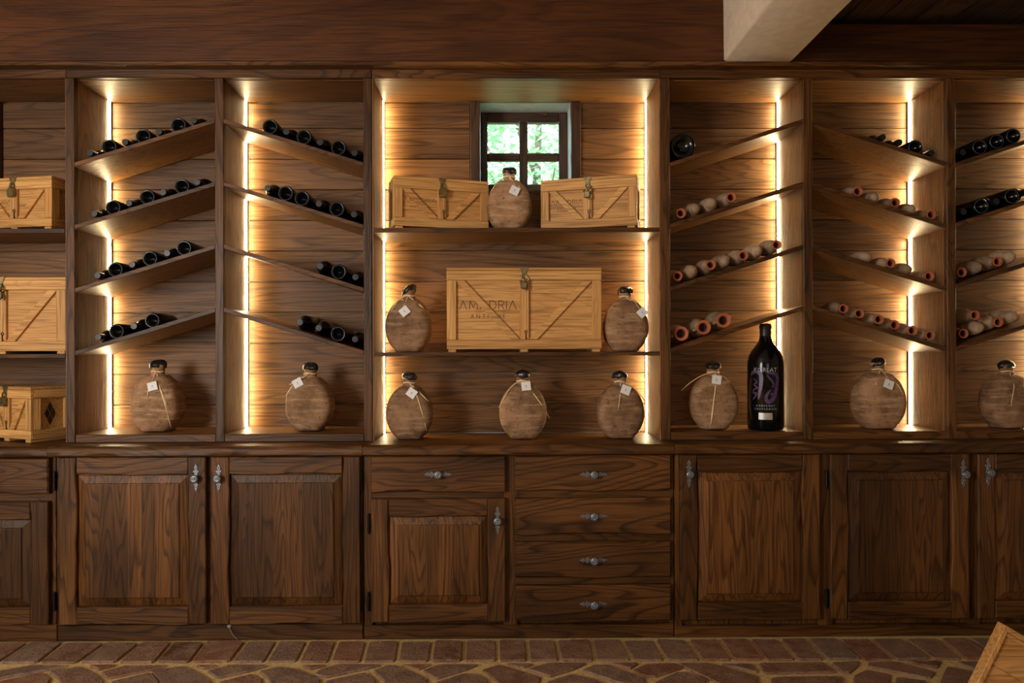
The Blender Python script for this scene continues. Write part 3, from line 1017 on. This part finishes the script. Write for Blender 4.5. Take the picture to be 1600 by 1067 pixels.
def crate(label, W, D, H, loc, rotz, text=True, lock='padlock', inlay=False, inlay_side=1, fw=.044):
    """front towards -Y, origin at the middle of the base"""
    c = thing('wooden_crate', label, 'crate', loc, (0, 0, rotz), 'pale oak wine crates')
    ft = .014
    z0, z1 = ft, H
    hw, hd, t = W / 2, D / 2, .014

    def b(name, x0, x1, y0, y1, za, zb, ax, par=c, ch=.0018):
        return put(name, Mesh().box(x0, x1, y0, y1, za, zb, ch), crate_oak(ax), par, world=False)
    lid_t = .013
    b('body', -hw + t, hw - t, -hd + t, hd - t, z0 + .002, z1 - lid_t - .001, 0)
    lid = b('lid', -hw, hw, -hd, hd, z1 - lid_t, z1, 0)
    for s in (-.5, 0, .5):
        x = s * (W - .05) if s else 0
        b('foot', x - .018, x + .018, -hd + .004, hd - .004, 0, ft, 1)
    zt = z1 - lid_t - .0012
    yA, yB = -hd, -hd + t + .001
    b('front_rail', -hw, hw, yA, yB, zt - fw, zt, 0)
    b('front_rail', -hw, hw, yA, yB, z0, z0 + fw, 0)
    for s in (-1, 0, 1):
        x = s * (hw - fw / 2)
        b('front_stile', x - fw / 2, x + fw / 2, yA + .0004, yB, z0 + fw + .0006, zt - fw - .0006, 2)
    # braces meeting at the foot of the middle stile
    za, zb = z0 + fw + .001, zt - fw - .001
    for s in (-1, 1):
        xo, xi = s * (hw - fw - .001), s * (fw / 2 + .001)
        wv = fw * 1.15
        if s < 0:
            out = [(xi, za), (xo + wv * .8, zb), (xo, zb), (xo, zb - .004), (xi - wv * .75, za)]
            out = [(xi - wv * .75, za), (xi, za), (xi, za + .004), (xo + wv * .75, zb), (xo, zb), (xo, zb - .004)]
        else:
            out = [(xi, za), (xi + wv * .75, za), (xo, zb - .004), (xo, zb), (xo - wv * .75, zb), (xi, za + .004)]
        put('brace', Mesh().prism(out, yA + .0015, yB - .0005, .0015), crate_oak(0), c, world=False)
    # end frames
    for s in (-1, 1):
        xa, xb = (hw - t - .001, hw - .0004) if s > 0 else (-hw + .0004, -hw + t + .001)
        b('end_rail', xa, xb, -hd + t + .002, hd - .001, zt - fw, zt, 1)
        b('end_rail', xa, xb, -hd + t + .002, hd - .001, z0, z0 + fw, 1)
        b('end_stile', xa, xb, -hd + t + .002, -hd + t + fw * .9, z0 + fw + .001, zt - fw - .001, 2)
        b('end_stile', xa, xb, hd - fw * .9, hd - .001, z0 + fw + .001, zt - fw - .001, 2)
    yp = -hd + t        # face of the recessed front boards
    if text:
        xl, xr = -hw + fw, -fw / 2
        wid = (xr - xl) * .90
        segs, tw = strokes('AMADRIA', 1.0)
        h = wid / tw
        segs, tw = strokes('AMADRIA', h)
        zt0 = z0 + (H - z0) * .49
        ms = Mesh()
        for (a, e, f, g) in segs:
            bar2d(ms, xl + (xr - xl - tw) / 2 + a, zt0 + e, xl + (xr - xl - tw) / 2 + f, zt0 + g, h * .085, yp - .0006, yp + .001)
        tag(put('lettering', ms, BURN, c, world=False), 'burnt brown lettering')
        tm = text_mesh('· A N T I Q U E ·', h * .68, .0004)
        ms = Mesh().add([((xl + xr) / 2 + x, yp - .0003 - z, zt0 - h * 1.05 + y) for x, y, z in tm.v], tm.f)
        put('lettering', ms, BURN, c, world=False)
    if inlay:
        s = inlay_side
        xf = s * (hw - t) + s * .0006
        ms = Mesh()
        zc_, hh, ww = z0 + (zt - z0) * .5, .058, .028
        g = .0016
        for du, dv in ((0, hh / 2), (0, -hh / 2), (-ww / 2, 0), (ww / 2, 0)):
            a, e = ww / 2 - g, hh / 2 - g * 1.6
            out = [(du - a, zc_ + dv), (du, zc_ + dv - e), (du + a, zc_ + dv), (du, zc_ + dv + e)]
            ms.prism(out, 0, .001, 0, lambda u, v, w: (xf + s * (.0004 - w), u * s, v))
        put('diamond_emblem', ms, INLAY, c, world=False)
    # clasp
    hp = put('hasp', Mesh().prism([(-.010, zt - .030), (.010, zt - .030), (.011, zt - .008), (.020, z1 + .001), (-.020, z1 + .001), (-.011, zt - .008)], yA - .004, yA - .0006, .001), BRASS, c, world=False)
    put('hasp_top_plate', Mesh().box(-.020, .020, -hd - .003, -hd + .03, z1 + .0002, z1 + .0025, .0008), BRASS, hp, world=False)
    if lock == 'padlock':
        zl = zt - .062
        put('padlock', Mesh().loft([[(x * k, -hd - .006 - d, zl + z * k) for x, z in ((-.020, 0), (-.016, -.016), (.016, -.016), (.020, 0), (.017, .022), (.008, .030), (-.008, .030), (-.017, .022))] for k, d in ((.9, -.005), (1, 0), (1, .008), (.88, .013))]), BRASS, c, world=False, smooth=40)
        put('shackle', Mesh().tube([(-.010, -hd - .009, zl + .022), (-.010, -hd - .009, zl + .040), (-.005, -hd - .009, zl + .048), (.005, -hd - .009, zl + .048), (.010, -hd - .009, zl + .040), (.010, -hd - .009, zl + .022)], .003, 8), BRASS, c, world=False, smooth='all')
    else:
        ms = Mesh()
        for i in range(5):
            a = .8 * i - 1
            cx, cz = .010 * math.sin(i * 2.1), zt - .030 - .012 * i
            ms.tube([(cx + .012 * math.cos(a + q * 1.05), -hd - .007 - .003 * math.sin(q * 2 + i), cz + .014 * math.sin(a + q * 1.05)) for q in range(7)], .0028, 6)
        ms.box(-.016, .014, -hd - .017, -hd - .006, zt - .085, zt - .052, .004)
        put('padlock_and_chain', ms, BRASS, c, world=False, smooth=50)
    # keys hanging on a cord
    zk = z0 + fw + .012
    put('cord', Mesh().tube([(.006, -hd - .004, zt - .06), (.008, -hd - .003, (zt + zk) / 2), (.007, -hd - .003, zk + .03)], .0013, 5), RAFFIA, c, world=False)
    ms = Mesh().tube([(.007 + .006 * math.sin(q * 1.05), -hd - .003, zk + .024 + .007 * math.cos(q * 1.05)) for q in range(7)], .0015, 5)
    ms.tube([(.007, -hd - .003, zk + .017), (.007, -hd - .003, zk - .010)], .002, 5).box(.007, .013, -hd - .004, -hd - .002, zk - .010, zk - .004, .0005)
    put('key', ms, IRON, c, world=False)
    return c


def zsh(py, Y=YF):
    return at(776, py, Y)[1]


Z1, Z2 = zs3
xa, xb = X(698, 3.40, 480), X(940, 3.40, 480)
crate('large pale oak crate facing straight out on the middle shelf between two flasks', xb - xa, .25, at(800, 418, 3.40)[1] - Z2, ((xa + xb) / 2, 3.40 + .125, Z2), 0, lock='chain')


def crate_by_corner(label, px, yc, z, W, D, H, ang, side, **kw):
    """side -1: the given corner is the front-left one, +1 the front-right one"""
    x = at(px, 300 if z > 1.5 else 600, yc)[0]
    ca, sa = math.cos(ang), math.sin(ang)
    lx, ly = side * W / 2, -D / 2
    return crate(label, W, D, H, (x - (lx * ca - ly * sa), yc - (lx * sa + ly * ca), z), ang, **kw)


crate_by_corner('small padlocked crate on the window shelf, beside the inner bottle column', 615.5, 3.372, Z1, .455, .165, .245, math.radians(17), -1, fw=.040)
crate_by_corner('small crate with a tangled clasp on the window shelf, beside the magnum column', 994.5, 3.372, Z1, .455, .165, .250, math.radians(-17), 1, lock='chain', fw=.040)
crate_by_corner('small padlocked crate on the top shelf at the picture edge', 80.5, 3.372, zsh(356), .41, .20, .245, math.radians(-11), 1, fw=.040)
xb = X(103.5, 3.40, 480)
crate('medium crate with a tangled clasp on the middle shelf at the picture edge', .595, .25, at(60, 433, 3.40)[1] - zsh(551), (xb - .2975 - .003, 3.525, zsh(551)), 0, lock='chain')
crate_by_corner('small crate standing corner-on on the worktop, dark diamond emblem on its end', 47.5, 3.35, ZW, .36, .20, .255, math.radians(-25), 1, inlay=True, text=False, fw=.040)

# the tilted crate lid in the near corner
Yl = 2.50
xt, zt_ = at(1568, 975, Yl)
lid = thing('crate_lid', 'pale wooden crate lid tilted on its corner on the stone floor', 'crate lid', (xt, Yl, 0))
ang = math.radians(-31)
LW, LH = .46, (zt_ - .0005) / math.cos(ang) - .002


def lidmap(u, v, w):
    # u along the top edge, v down along the left edge, w depth; turned in its plane and leaning back a little
    a = u * math.cos(ang) + v * math.sin(ang)
    b = u * math.sin(ang) - v * math.cos(ang)
    return (xt + a, Yl + w + 0.12 * b, zt_ + b)


def lid_piece(name, u0, u1, v0, v1, w0, w1, ax):
    ms = Mesh().box(u0, u1, v0, v1, w0, w1, .002)
    ms.v = [lidmap(*p) for p in ms.v]
    ms.f = [q[::-1] for q in ms.f]
    put(name, ms, crate_oak(ax), lid)


LHH = LH
lid_piece('rim_board', 0, .018, 0, LHH, -.010, .03, 2)
lid_piece('rim_board', LW - .018, LW, 0, LHH, -.010, .03, 2)
lid_piece('rim_board', .0185, LW - .0185, 0, .018, -.010, .03, 0)
lid_piece('rim_board', .0185, LW - .0185, LHH - .018, LHH, -.010, .03, 0)
lid_piece('batten', .0185, LW - .0185, .0185, .032, -.004, .02, 0)
for i in range(3):
    h_ = (LHH - .037) / 3
    lid_piece('lid_plank', .0185, LW - .0185, .0185 + i * h_ + .0005, .0185 + (i + 1) * h_ - .0005, .004, .018, 0)


# ------------------------------------------------------------------ clay flasks
def flask_body(R, Hb, D, rd):
    """drum shaped pilgrim flask with flat foot and flared neck"""
    k = R / .115
    ow = []
    t0, t1 = -math.asin(.122 / .1366), math.asin(.1395 / .1478)
    for i in range(17):
        t = t0 + (t1 - t0) * i / 16
        ow.append((.115 * k * math.cos(t), (.122 + (.1366 if t < 0 else .1478) * math.sin(t)) * k))
    czz = .122 * k
    out = [(a, b) for a, b in ow] + [(-a, b) for a, b in ow[::-1]]
    # resample smoothly
    pts = []
    n = len(out)
    for i in range(n):
        p0, p1, p2, p3 = out[i - 1], out[i], out[(i + 1) % n], out[(i + 2) % n]
        flat = i in (n - 1, n // 2 - 1)
        for s in range(2):
            t = s / 2
            if flat:
                pts.append((p1[0] + (p2[0] - p1[0]) * t, p1[1] + (p2[1] - p1[1]) * t))
            else:
                q = [.5 * (2 * p1[c] + (p2[c] - p0[c]) * t + (2 * p0[c] - 5 * p1[c] + 4 * p2[c] - p3[c]) * t * t + (3 * p1[c] - p0[c] - 3 * p2[c] + p3[c]) * t ** 3) for c in (0, 1)]
                pts.append((q[0], max(0, q[1])))
    prof = [(.02, -1.0), (.45, -.985), (.72, -.94), (.86, -.84), (.94, -.64), (.985, -.34), (1.0, 0), (.985, .34), (.94, .64), (.86, .84), (.72, .94), (.45, .985), (.02, 1.0)]
    rings = []
    for s, y in prof:
        ring = []
        for (u, v) in pts:
            zz = czz + (v - czz) * s
            if v < .001: zz = czz - czz * min(1.0, s ** .35 if s > .3 else s)
            wob = 1 + .006 * math.sin(u * 45 + v * 30)
            ring.append((u * s * wob, y * D / 2, max(0, zz)))
        rings.append(ring)
    ms = Mesh().loft(rings)
    ms.lathe([(.036 * k, .238 * k), (.0315 * k, .262 * k), (.0285 * k, .276 * k), (.029 * k, .288 * k), (.034 * k, .300 * k), (.0355 * k, .306 * k), (.032 * k, .309 * k)], 20, sy=.92)
    return ms, k


flask_no = 0


def flask(label, px, Y, zb, width, tagdx, tagrot, wax_tilt, tails, tag_py, wax_s=1.0, rotz=0.0):
    global flask_no
    flask_no += 1
    rd = random.Random(flask_no * 7)
    py = 600
    x = at(px, py, Y)[0]
    R = width / 2
    f = thing('clay_flask', label, 'flask', (x, Y, zb), group='stoppered clay flasks')
    ms, k = flask_body(R, .25, .15 * R / .115, rd)
    if rotz:
        ca, sa = math.cos(rotz), math.sin(rotz)
        ms.v = [(a * ca - b * sa, a * sa + b * ca, c) for a, b, c in ms.v]
    put('body', ms, CLAY, f, smooth=50, world=False)
    # wax stopper: lumpy cap with drips
    w = Mesh()
    rings = []
    for r, h in ((.0345, .297), (.0372, .302), (.0375, .309), (.034, .317), (.027, .324), (.016, .328), (.001, .329)):
        ring = []
        for i in range(18):
            a = 6.2832 * i / 18
            rr = r * (1 + .07 * math.sin(3 * a + flask_no) + .05 * math.sin(5 * a + 2 * flask_no))
            dz = (-.006 * max(0, math.sin(2 * a + flask_no * 1.3)) - .004 * math.sin(5 * a + flask_no)) if h < .305 else .003 * math.sin(2 * a + flask_no)
            ring.append((rr * math.cos(a) * k * wax_s, rr * math.sin(a) * k * .95, (h + dz + wax_tilt * math.cos(a) * r) * k))
        rings.append(ring)
    w.loft(rings)
    put('wax_stopper', w, WAX, f, smooth=60, world=False)
    # raffia round the neck with loose tails
    s = Mesh()
    zn = .276 * k
    for q in range(2):
        s.tube([(.0305 * k * math.cos(a * .3142), .0295 * k * math.sin(a * .3142), zn + .003 * q + .002 * math.sin(a)) for a in range(21)], .0016, 5)
    yf = -.03 * k
    for (dx, dz, sag) in tails:
        pts = []
        for i in range(9):
            t = i / 8
            xx = dx * t
            zz = zn + dz * t + sag * math.sin(t * math.pi)
            # lie in front of the swelling body
            rel = max(0.0, 1 - (abs(xx) / (R * 1.02)) ** 2)
            bulge = .075 * k * min(1.0, max(0, (zn - zz) / (.07 * k))) ** .6 * (1 if abs(xx) < R * .95 else .75) * (rel ** .25 if rel > 0 else 0.4)
            pts.append((xx, min(yf, -bulge - .003), zz))
        s.tube(pts, [.0023] * 8 + [.0012], 5)
    put('raffia_string', s, RAFFIA, f, smooth='all', world=False)
    # paper tag
    tx = tagdx / 330.0
    tz = at(px, tag_py, Y - .08)[1] - zb
    a = math.radians(tagrot)
    hs = .0215
    ty = -.079 * k - .004 if tz < .225 * k else -.072 * k
    lean = .20

    def tp(u, v, ww):
        c, d = u * math.cos(a) - v * math.sin(a), u * math.sin(a) + v * math.cos(a)
        return (tx + c, ty + ww + lean * d, tz + d)
    tg = put('paper_tag', Mesh().prism([(-hs, -hs * .9), (hs, -hs * .9), (hs, hs * .9), (-hs, hs * .9)], 0, .0012, 0, tp), PAPER, f, world=False)
    put('paper_tag_back', Mesh().prism([(-hs, -hs * .98), (hs, -hs * 1.02), (hs, hs * .85), (-hs, hs * .85)], .0030, .0040, 0, tp), PAPER, tg, world=False)
    pm = Mesh().prism([(0, -.0045), (.003, 0), (0, .0045), (-.003, 0)], -.0005, 0.0, 0, tp)
    pm.prism([(-.008, -.0085), (.008, -.0085), (.008, -.0077), (-.008, -.0077)], -.0005, 0.0, 0, tp)
    put('tag_print', pm, PRINT, tg, world=False)
    s2 = Mesh().tube([(tx * .15, -.0305 * k, zn), (tx * .6, (ty - .030 * k) / 2, zn * .5 + tz * .5 + .01), tp(-hs * .7 * math.copysign(1, tx or 1) * 0, hs * .75, -.001)], .0012, 5)
    put('tag_string', s2, RAFFIA, tg, world=False)
    return f


YK = 3.50
flask('clay flask alone on the bottom board of the outer bottle column, long pale raffia tail', 247, YK, ZBB, .236, 4, 16, .1, [(.085, -.20, .03), (.09, -.26, .05), (-.012, -.12, 0)], 603)
flask('clay flask alone on the bottom board of the inner bottle column, tag hanging askew', 485, YK, ZBB, .226, -14, 30, 0, [(-.10, -.10, .01), (-.085, -.05, .0)], 598)
flask('dark clay flask on the worktop below the tilted-tag flask, nearest the lit edge', 640, 3.46, ZW, .220, 6, -34, -.1, [(.095, -.085, .005), (.085, -.22, .05)], 614)
flask('orange clay flask standing in the middle of the worktop below the large crate', 817, 3.46, ZW, .226, 4, 6, 0, [(-.115, -.125, .035), (.125, -.175, .01)], 603)
flask('dusty clay flask on the worktop beneath the reddish flask, tag at its neck', 969, 3.46, ZW, .222, 5, -20, 0, [(-.022, -.13, .01), (.115, -.10, .02)], 609)
flask('clay flask on the middle shelf with a diamond-hung tag and a lopsided wax stopper', 639.5, 3.47, Z2, .222, -4, 40, .45, [(.075, -.06, .0), (-.075, -.07, .02)], 486, .9)
flask('reddish clay flask on the middle shelf with its tag turned to the side', 977, 3.47, Z2, .216, 22, 42, 0, [(.055, -.05, .0)], 488)
flask('clay flask standing before the small window between two crates', 796.5, 3.48, Z1, .214, 8, -25, 0, [(-.085, -.075, .02), (.02, -.05, .0), (.05, -.06, .0)], 297)
flask('clay flask beside the magnum bottle with a thick raffia tail down its front', 1114, YK, ZBB, .226, -1, -8, 0, [(-.16, -.085, .02), (-.035, -.25, .01), (-.03, -.24, .012), (.01, -.05, 0)], 593)
flask('clay flask alone below a sloping shelf of six clay vessels, light strip behind it', 1371.5, YK, ZBB, .236, 3, -22, .1, [(.11, -.16, .01), (-.05, -.07, 0)], 600, .8)
flask('clay flask cut by the picture edge, beyond the last upright', 1572, YK, ZBB, .226, 17, -14, 0, [(-.03, -.16, .01)], 599)

# ------------------------------------------------------------------ wine bottles
RB, LB = .0365, .284


def bottle_meshes():
    body = Mesh()
    prof = [(.0005, .030), (.010, .026), (.020, .012), (.027, .0015), (.031, 0), (.0345, .002), (RB, .008), (RB, .180), (.0362, .192), (.033, .205), (.026, .217), (.019, .226), (.0155, .234), (.0145, .244), (.0142, .262)]
    body.lathe(prof, 28, True, True)
    cap = Mesh().lathe([(.0152, .235), (.0150, .262), (.0158, .264), (.0158, .276), (.0150, .2775), (.0150, .282), (.0140, .2838), (.0005, .284)], 20)
    ring = Mesh().lathe([(.0300, .0008), (.0308, -.0005), (.0318, -.0005), (.0326, .0008)], 28, False, False)  # paler ring paints the rim highlight onto the bottle base
    return body.data('body', GLASSB, 60), cap.data('capsule', CAPS, 40), ring.data('base_highlight', simple('base_highlight_grey', (0.06, 0.075, 0.085), 0.25), 'all')


BM = bottle_meshes()
ORD = ['first', 'second', 'third', 'fourth', 'fifth', 'sixth', 'seventh']
SHN = ['top', 'second', 'third', 'lowest']
BAYN = {1: 'outer bottle column', 2: 'inner bottle column', 4: 'magnum column', 5: 'column after magnum', 6: 'last column'}


def spread_px(obs, keep=.4):
    n = len(obs)
    if n < 3: return obs
    return [keep * o + (1 - keep) * (obs[0] + (obs[-1] - obs[0]) * i / (n - 1)) for i, o in enumerate(obs)]


def on_shelf(bay, k, px, r, yfront):
    """axis point (x, z) of a round thing of radius r lying on the slanted shelf, its near end seen at px"""
    a, za, m = shelves[(bay, k)]
    x = at(px, 300, yfront)[0]
    L = math.hypot(1, m)
    z = za + m * (x - a) + r * L
    return x, z


proto_done = []


def wine_bottle(bay, k, i, px, typ, rb=1.0, label=None):
    yf = 3.398 + random.Random(i * 31 + k * 7 + bay).uniform(-.004, .003)
    x, z = on_shelf(bay, k, px, RB * rb + .0006, yf)
    if typ == 'B':
        loc, rot = (x, yf, z), (math.radians(-90), random.Random(i).uniform(0, 6), 0)
    else:
        loc, rot = (x, yf + LB, z), (math.radians(90), 0, 0)
    way = 'base outward' if typ == 'B' else 'neck outward'
    lab = label or 'wine bottle lying %s, %s from left, %s slope of %s' % (way, ORD[i], SHN[k], BAYN[bay])
    b = thing('wine_bottle', lab, 'bottle', loc, rot, 'wine bottles on the slanted shelves')
    if rb != 1: b.scale = (rb, rb, 1)
    for nm, me in list(zip(('body', 'capsule', 'base_highlight'), BM))[:2 if rb != 1 else 3]:
        o = bpy.data.objects.new(nm, me)
        COL.objects.link(o); o.parent = b
    return b


rows = {
    (1, 0): 'N140.4 B174.6 N196.5 B227 N248 B283.5 N303', (1, 1): 'N147 B180 N202.5 B233 N255 B288 N308',
    (1, 2): 'N151.5 B181 N206 B235 N261.5 B287', (1, 3): 'N152.4 B181.5 N207.5 B237',
    (2, 0): 'B422 N446.5 B475 N499 B530.4 N554', (2, 1): 'N418 B447.4 B471 N497 B526 N553',
    (2, 2): 'N500 B530.4 N555', (2, 3): 'N468 N498 B530.4 N554',
    (5, 0): 'N1380 N1406 B1431 N1456', (6, 0): 'N1505 B1531 B1558 B1584', (6, 1): 'N1506 B1537 N1559 B1582 N1606',
}
for (bay, k), s in rows.items():
    it = s.split()
    ps = spread_px([float(q[1:]) for q in it])
    for i, (q, p) in enumerate(zip(it, ps)):
        wine_bottle(bay, k, i, p, q[0])
wine_bottle(4, 0, 0, 1067.5, 'B', 1.62, 'fat dark bottle lying alone base outward on the top slope beside the window shelving')


# ------------------------------------------------------------------ clay vessels on the slanted shelves
def vessel_meshes(r, L, rim, handles):
    b = Mesh()
    k = r / .040
    pr = [(.004, 0), (.015, .004), (.025, .018), (.034, .048), (.039, .085), (.040, .112), (.037, .138), (.030, .158), (.023, .172)]
    pr = [(a * k, h * L / .215) for a, h in pr]
    nk = rim * .62
    pr += [(nk * 1.12, .180 * L / .215), (nk * 1.04, .188 * L / .215), (nk * 1.10, .195 * L / .215), (rim * .88, .203 * L / .215)]
    b.lathe(pr, 22, True, False)
    if handles:
        for s in (-1, 1):
            b.tube([(s * nk, 0, .185 * L / .215), (s * (nk + .018), 0, .186 * L / .215), (s * (nk + .024), 0, .170 * L / .215), (s * r * .84, 0, .150 * L / .215), (s * r * .80, 0, .135 * L / .215)], [.007, .008, .008, .008, .007], 8)
    top = L
    rm = Mesh().lathe([(rim * .86, top * .938), (rim * .98, top * .962), (rim, top * .985), (rim * .94, top), (rim * .74, top * .998), (rim * .62, top * .975), (rim * .56, top * .93)], 22, False, False)
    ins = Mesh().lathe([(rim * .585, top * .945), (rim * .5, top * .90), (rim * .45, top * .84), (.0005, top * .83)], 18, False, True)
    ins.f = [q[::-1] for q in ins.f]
    return b.data('body', CLAYP, 60), rm.data('rim', ORANGE, 50), ins.data('mouth', INSIDE, 50)


VS = vessel_meshes(.0385, .215, .0235, False)
VB = vessel_meshes(.046, .235, .0345, True)


def vessel(bay, k, i, px, typ, big=False, label=None, dz=0, dx=0, jit=None):
    rd = random.Random(bay * 100 + k * 10 + i)
    r, L = (.046, .235) if big else (.0385, .215)
    if dz: r = .0385
    yf = 3.405 + rd.uniform(0, .012)
    x, z = on_shelf(bay, k, px, r + .0008, yf)
    z += dz
    m = shelves[(bay, k)][2]
    tilt = rd.uniform(-.06, .10)
    if typ == 'R':
        # mouth outward, nodding down a little as the slim neck finds the shelf
        loc, rot = (x, yf + L, z), (math.radians(90 + rd.uniform(0, .8)), rd.uniform(0, 6) if not big else -math.atan(m), rd.uniform(-.03, .03))
    else:
        loc, rot = (x, yf, z), (math.radians(-90), rd.uniform(0, 6), 0)
    way = 'mouth outward' if typ == 'R' else 'foot outward'
    lab = label or 'clay vessel lying %s, %s from left, %s slope of %s' % (way, ORD[i], SHN[k], BAYN[bay])
    v = thing('clay_vessel', lab, 'vessel', loc, rot, 'clay vessels on the slanted shelves')
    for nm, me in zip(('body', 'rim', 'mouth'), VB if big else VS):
        o = bpy.data.objects.new(nm, me)
        COL.objects.link(o); o.parent = v
    return v


vrows = {
    (4, 1): 'R1062 F1082.5 F1104 R1142', (4, 2): 'R1058 F1079.5 R1111 F1127.5 R1162 F1178.5 R1212',
    (5, 1): 'R1340 F1369 R1399 F1427 R1455', (5, 2): 'F1357.5 R1396.4 F1413 R1453.4',
    (5, 3): 'R1316 R1344 R1378 R1407 R1428 R1453.4', (6, 2): 'R1504 F1530 R1557 F1584', (6, 3): 'R1506 F1533 R1560 F1588',
}
for (bay, k), s in vrows.items():
    it = s.split()
    ps = spread_px([float(q[1:]) for q in it], .15)
    for i, (q, p) in enumerate(zip(it, ps)):
        vessel(bay, k, i, p, q[0])
for i, p in enumerate((1065.4, 1097.5, 1129)):
    vessel(4, 3, i, p, 'R', True, 'large eared clay vessel with wide orange mouth, %s from the left above the tagged flask' % ORD[i])
vessel(6, 3, 6, 1523, 'R', False, 'dusty clay vessel lying on top of others on the lowest slope at the picture edge', dz=.070)


# ------------------------------------------------------------------ magnum bottle
def magnum():
    Y = 3.47
    x = at(1196, 600, Y)[0]
    H = at(1196, 505.5, Y)[1] - ZBB
    R = 27.3 / (F_PX / Y)
    t = thing('magnum_bottle', 'tall black magnum wine bottle with purple artwork standing beside a clay flask', 'bottle', (x, Y, ZBB), (0, 0, -math.atan2(x, Y)))
    s = H / .50
    b = Mesh().lathe([(.0005, .02), (R * .6, .012), (R * .85, 0), (R * .95, .003), (R, .012), (R, .30 * s), (R * .985, .318 * s), (R * .92, .345 * s), (R * .78, .370 * s), (R * .58, .392 * s), (R * .42, .410 * s), (R * .34, .428 * s), (R * .31, .445 * s), (R * .30, .48 * s)], 48)
    put('body', b, GLASSB, t, smooth=60, world=False)
    c = Mesh().lathe([(R * .315, .425 * s), (R * .318, .475 * s), (R * .345, .477 * s), (R * .345, .490 * s), (R * .32, .492 * s), (R * .315, .498 * s), (R * .28, .5 * s), (.0005, .5 * s)], 32)
    put('capsule', c, CAPS, t, smooth=40, world=False)

    def wrap(ms, z0, lift=.0008):
        return Mesh().add([((R + lift) * math.sin(u / R), -(R + lift + w) * math.cos(u / R), z0 + v) for u, v, w in ms.v], ms.f)

    def letters(txt, size, z):
        tm = text_mesh(txt, size, 0)
        put('lettering', wrap(tm, z), WHITEP, t, world=False)
    letters('KORLAT', .028, .302 * s - .028)
    letters('C A B E R N E T', .0125, .113 * s)
    letters('S A U V I G N O N', .0125, .098 * s)

    def ribbon(pts, ws):
        ms = Mesh()
        n = len(pts)
        L_, R_ = [], []
        for i in range(n):
            p = Vector(pts[i]); d = (Vector(pts[min(i + 1, n - 1)]) - Vector(pts[max(i - 1, 0)])).normalized()
            q = Vector((-d.y, d.x)) * ws[i] / 2
            L_.append((p.x + q.x, p.y + q.y, 0)); R_.append((p.x - q.x, p.y - q.y, 0))
        ms.add(L_ + R_, [(i, n + i, n + i + 1, i + 1) for i in range(n - 1)])
        return ms
    k = 1 / (5.77 * F_PX / Y)
    def P(a, b): return ((a - 262) * k * 1.04, (640 - b) * k)

    def smooth_pts(pts, ws):
        o, w2 = [], []
        for i in range(len(pts) - 1):
            p0, p1, p2, p3 = pts[max(i - 1, 0)], pts[i], pts[i + 1], pts[min(i + 2, len(pts) - 1)]
            for s_ in range(5):
                u = s_ / 5
                o.append(tuple(.5 * (2 * p1[c] + (p2[c] - p0[c]) * u + (2 * p0[c] - 5 * p1[c] + 4 * p2[c] - p3[c]) * u * u + (3 * p1[c] - p0[c] - 3 * p2[c] + p3[c]) * u ** 3) for c in (0, 1)))
                w2.append(ws[i] + (ws[i + 1] - ws[i]) * u)
        return o + [pts[-1]], w2 + [ws[-1]]
    shapes = [([(128, 535), (150, 508), (190, 500), (222, 520), (228, 570), (222, 640), (212, 700), (205, 745)], [8, 26, 30, 34, 34, 30, 26, 8]),
              ([(160, 560), (190, 590), (165, 615), (195, 640), (160, 660), (158, 690), (190, 690), (175, 720), (150, 750)], [6, 16, 14, 16, 14, 16, 16, 14, 6]),
              ([(270, 505), (305, 508), (345, 520), (366, 555), (358, 620), (345, 690), (320, 745), (285, 765), (266, 730), (285, 680), (310, 655)], [8, 24, 30, 32, 30, 32, 36, 34, 26, 22, 6]),
              ([(275, 530), (295, 555), (320, 590), (330, 620), (310, 635)], [6, 16, 18, 14, 6]),
              ([(300, 700), (320, 690), (310, 720)], [8, 16, 8])]
    art = Mesh()
    for pts, ws in shapes:
        q, w2 = smooth_pts([P(*p) for p in pts], [w * k for w in ws])
        r_ = ribbon(q, w2)
        art.add(r_.v, r_.f)
    zmid = (1067 - 0) and (at(1196, 495 + 640 / 5.77, Y - R)[1] - ZBB)
    put('purple_artwork', wrap(art, zmid), PURPLE, t, world=False)
    bw, bh = 118 * k / 2, 60 * k / 2
    sm = Mesh().add([(-bw + 2 * bw * i / 8, sg * bh, 0) for sg in (-1, 1) for i in range(9)], [(i, i + 1, 10 + i, 9 + i) for i in range(8)])
    put('silver_label', wrap(sm, at(1196, 495 + 898 / 5.77, Y - R)[1] - ZBB), SILVER, t, world=False)


magnum()


# a small cable plug on the plinth with its thin lead
px_, pz_ = at(358, 978.5, YC)
pl = thing('cable_plug', 'tiny grey cable plug with a thin lead on the plinth under the bottle rack', 'plug', (px_, YC, 0))
put('plug', Mesh().lathe([(.010, 0), (.009, .004), (.003, .005)], 14, mp=lambda a, b, c: (px_ + a, YC + .0018 - c, pz_ + b * .8)), simple('grey_plastic', (.22, .22, .22), .5), pl, smooth=40)
put('lead', Mesh().tube([(px_, YC - .004, pz_), (px_ + .02, YC - .012, pz_ - .035), (px_ + .04, YC - .006, .006)], .0012, 5), simple('grey_plastic', (.22, .22, .22), .5), pl)
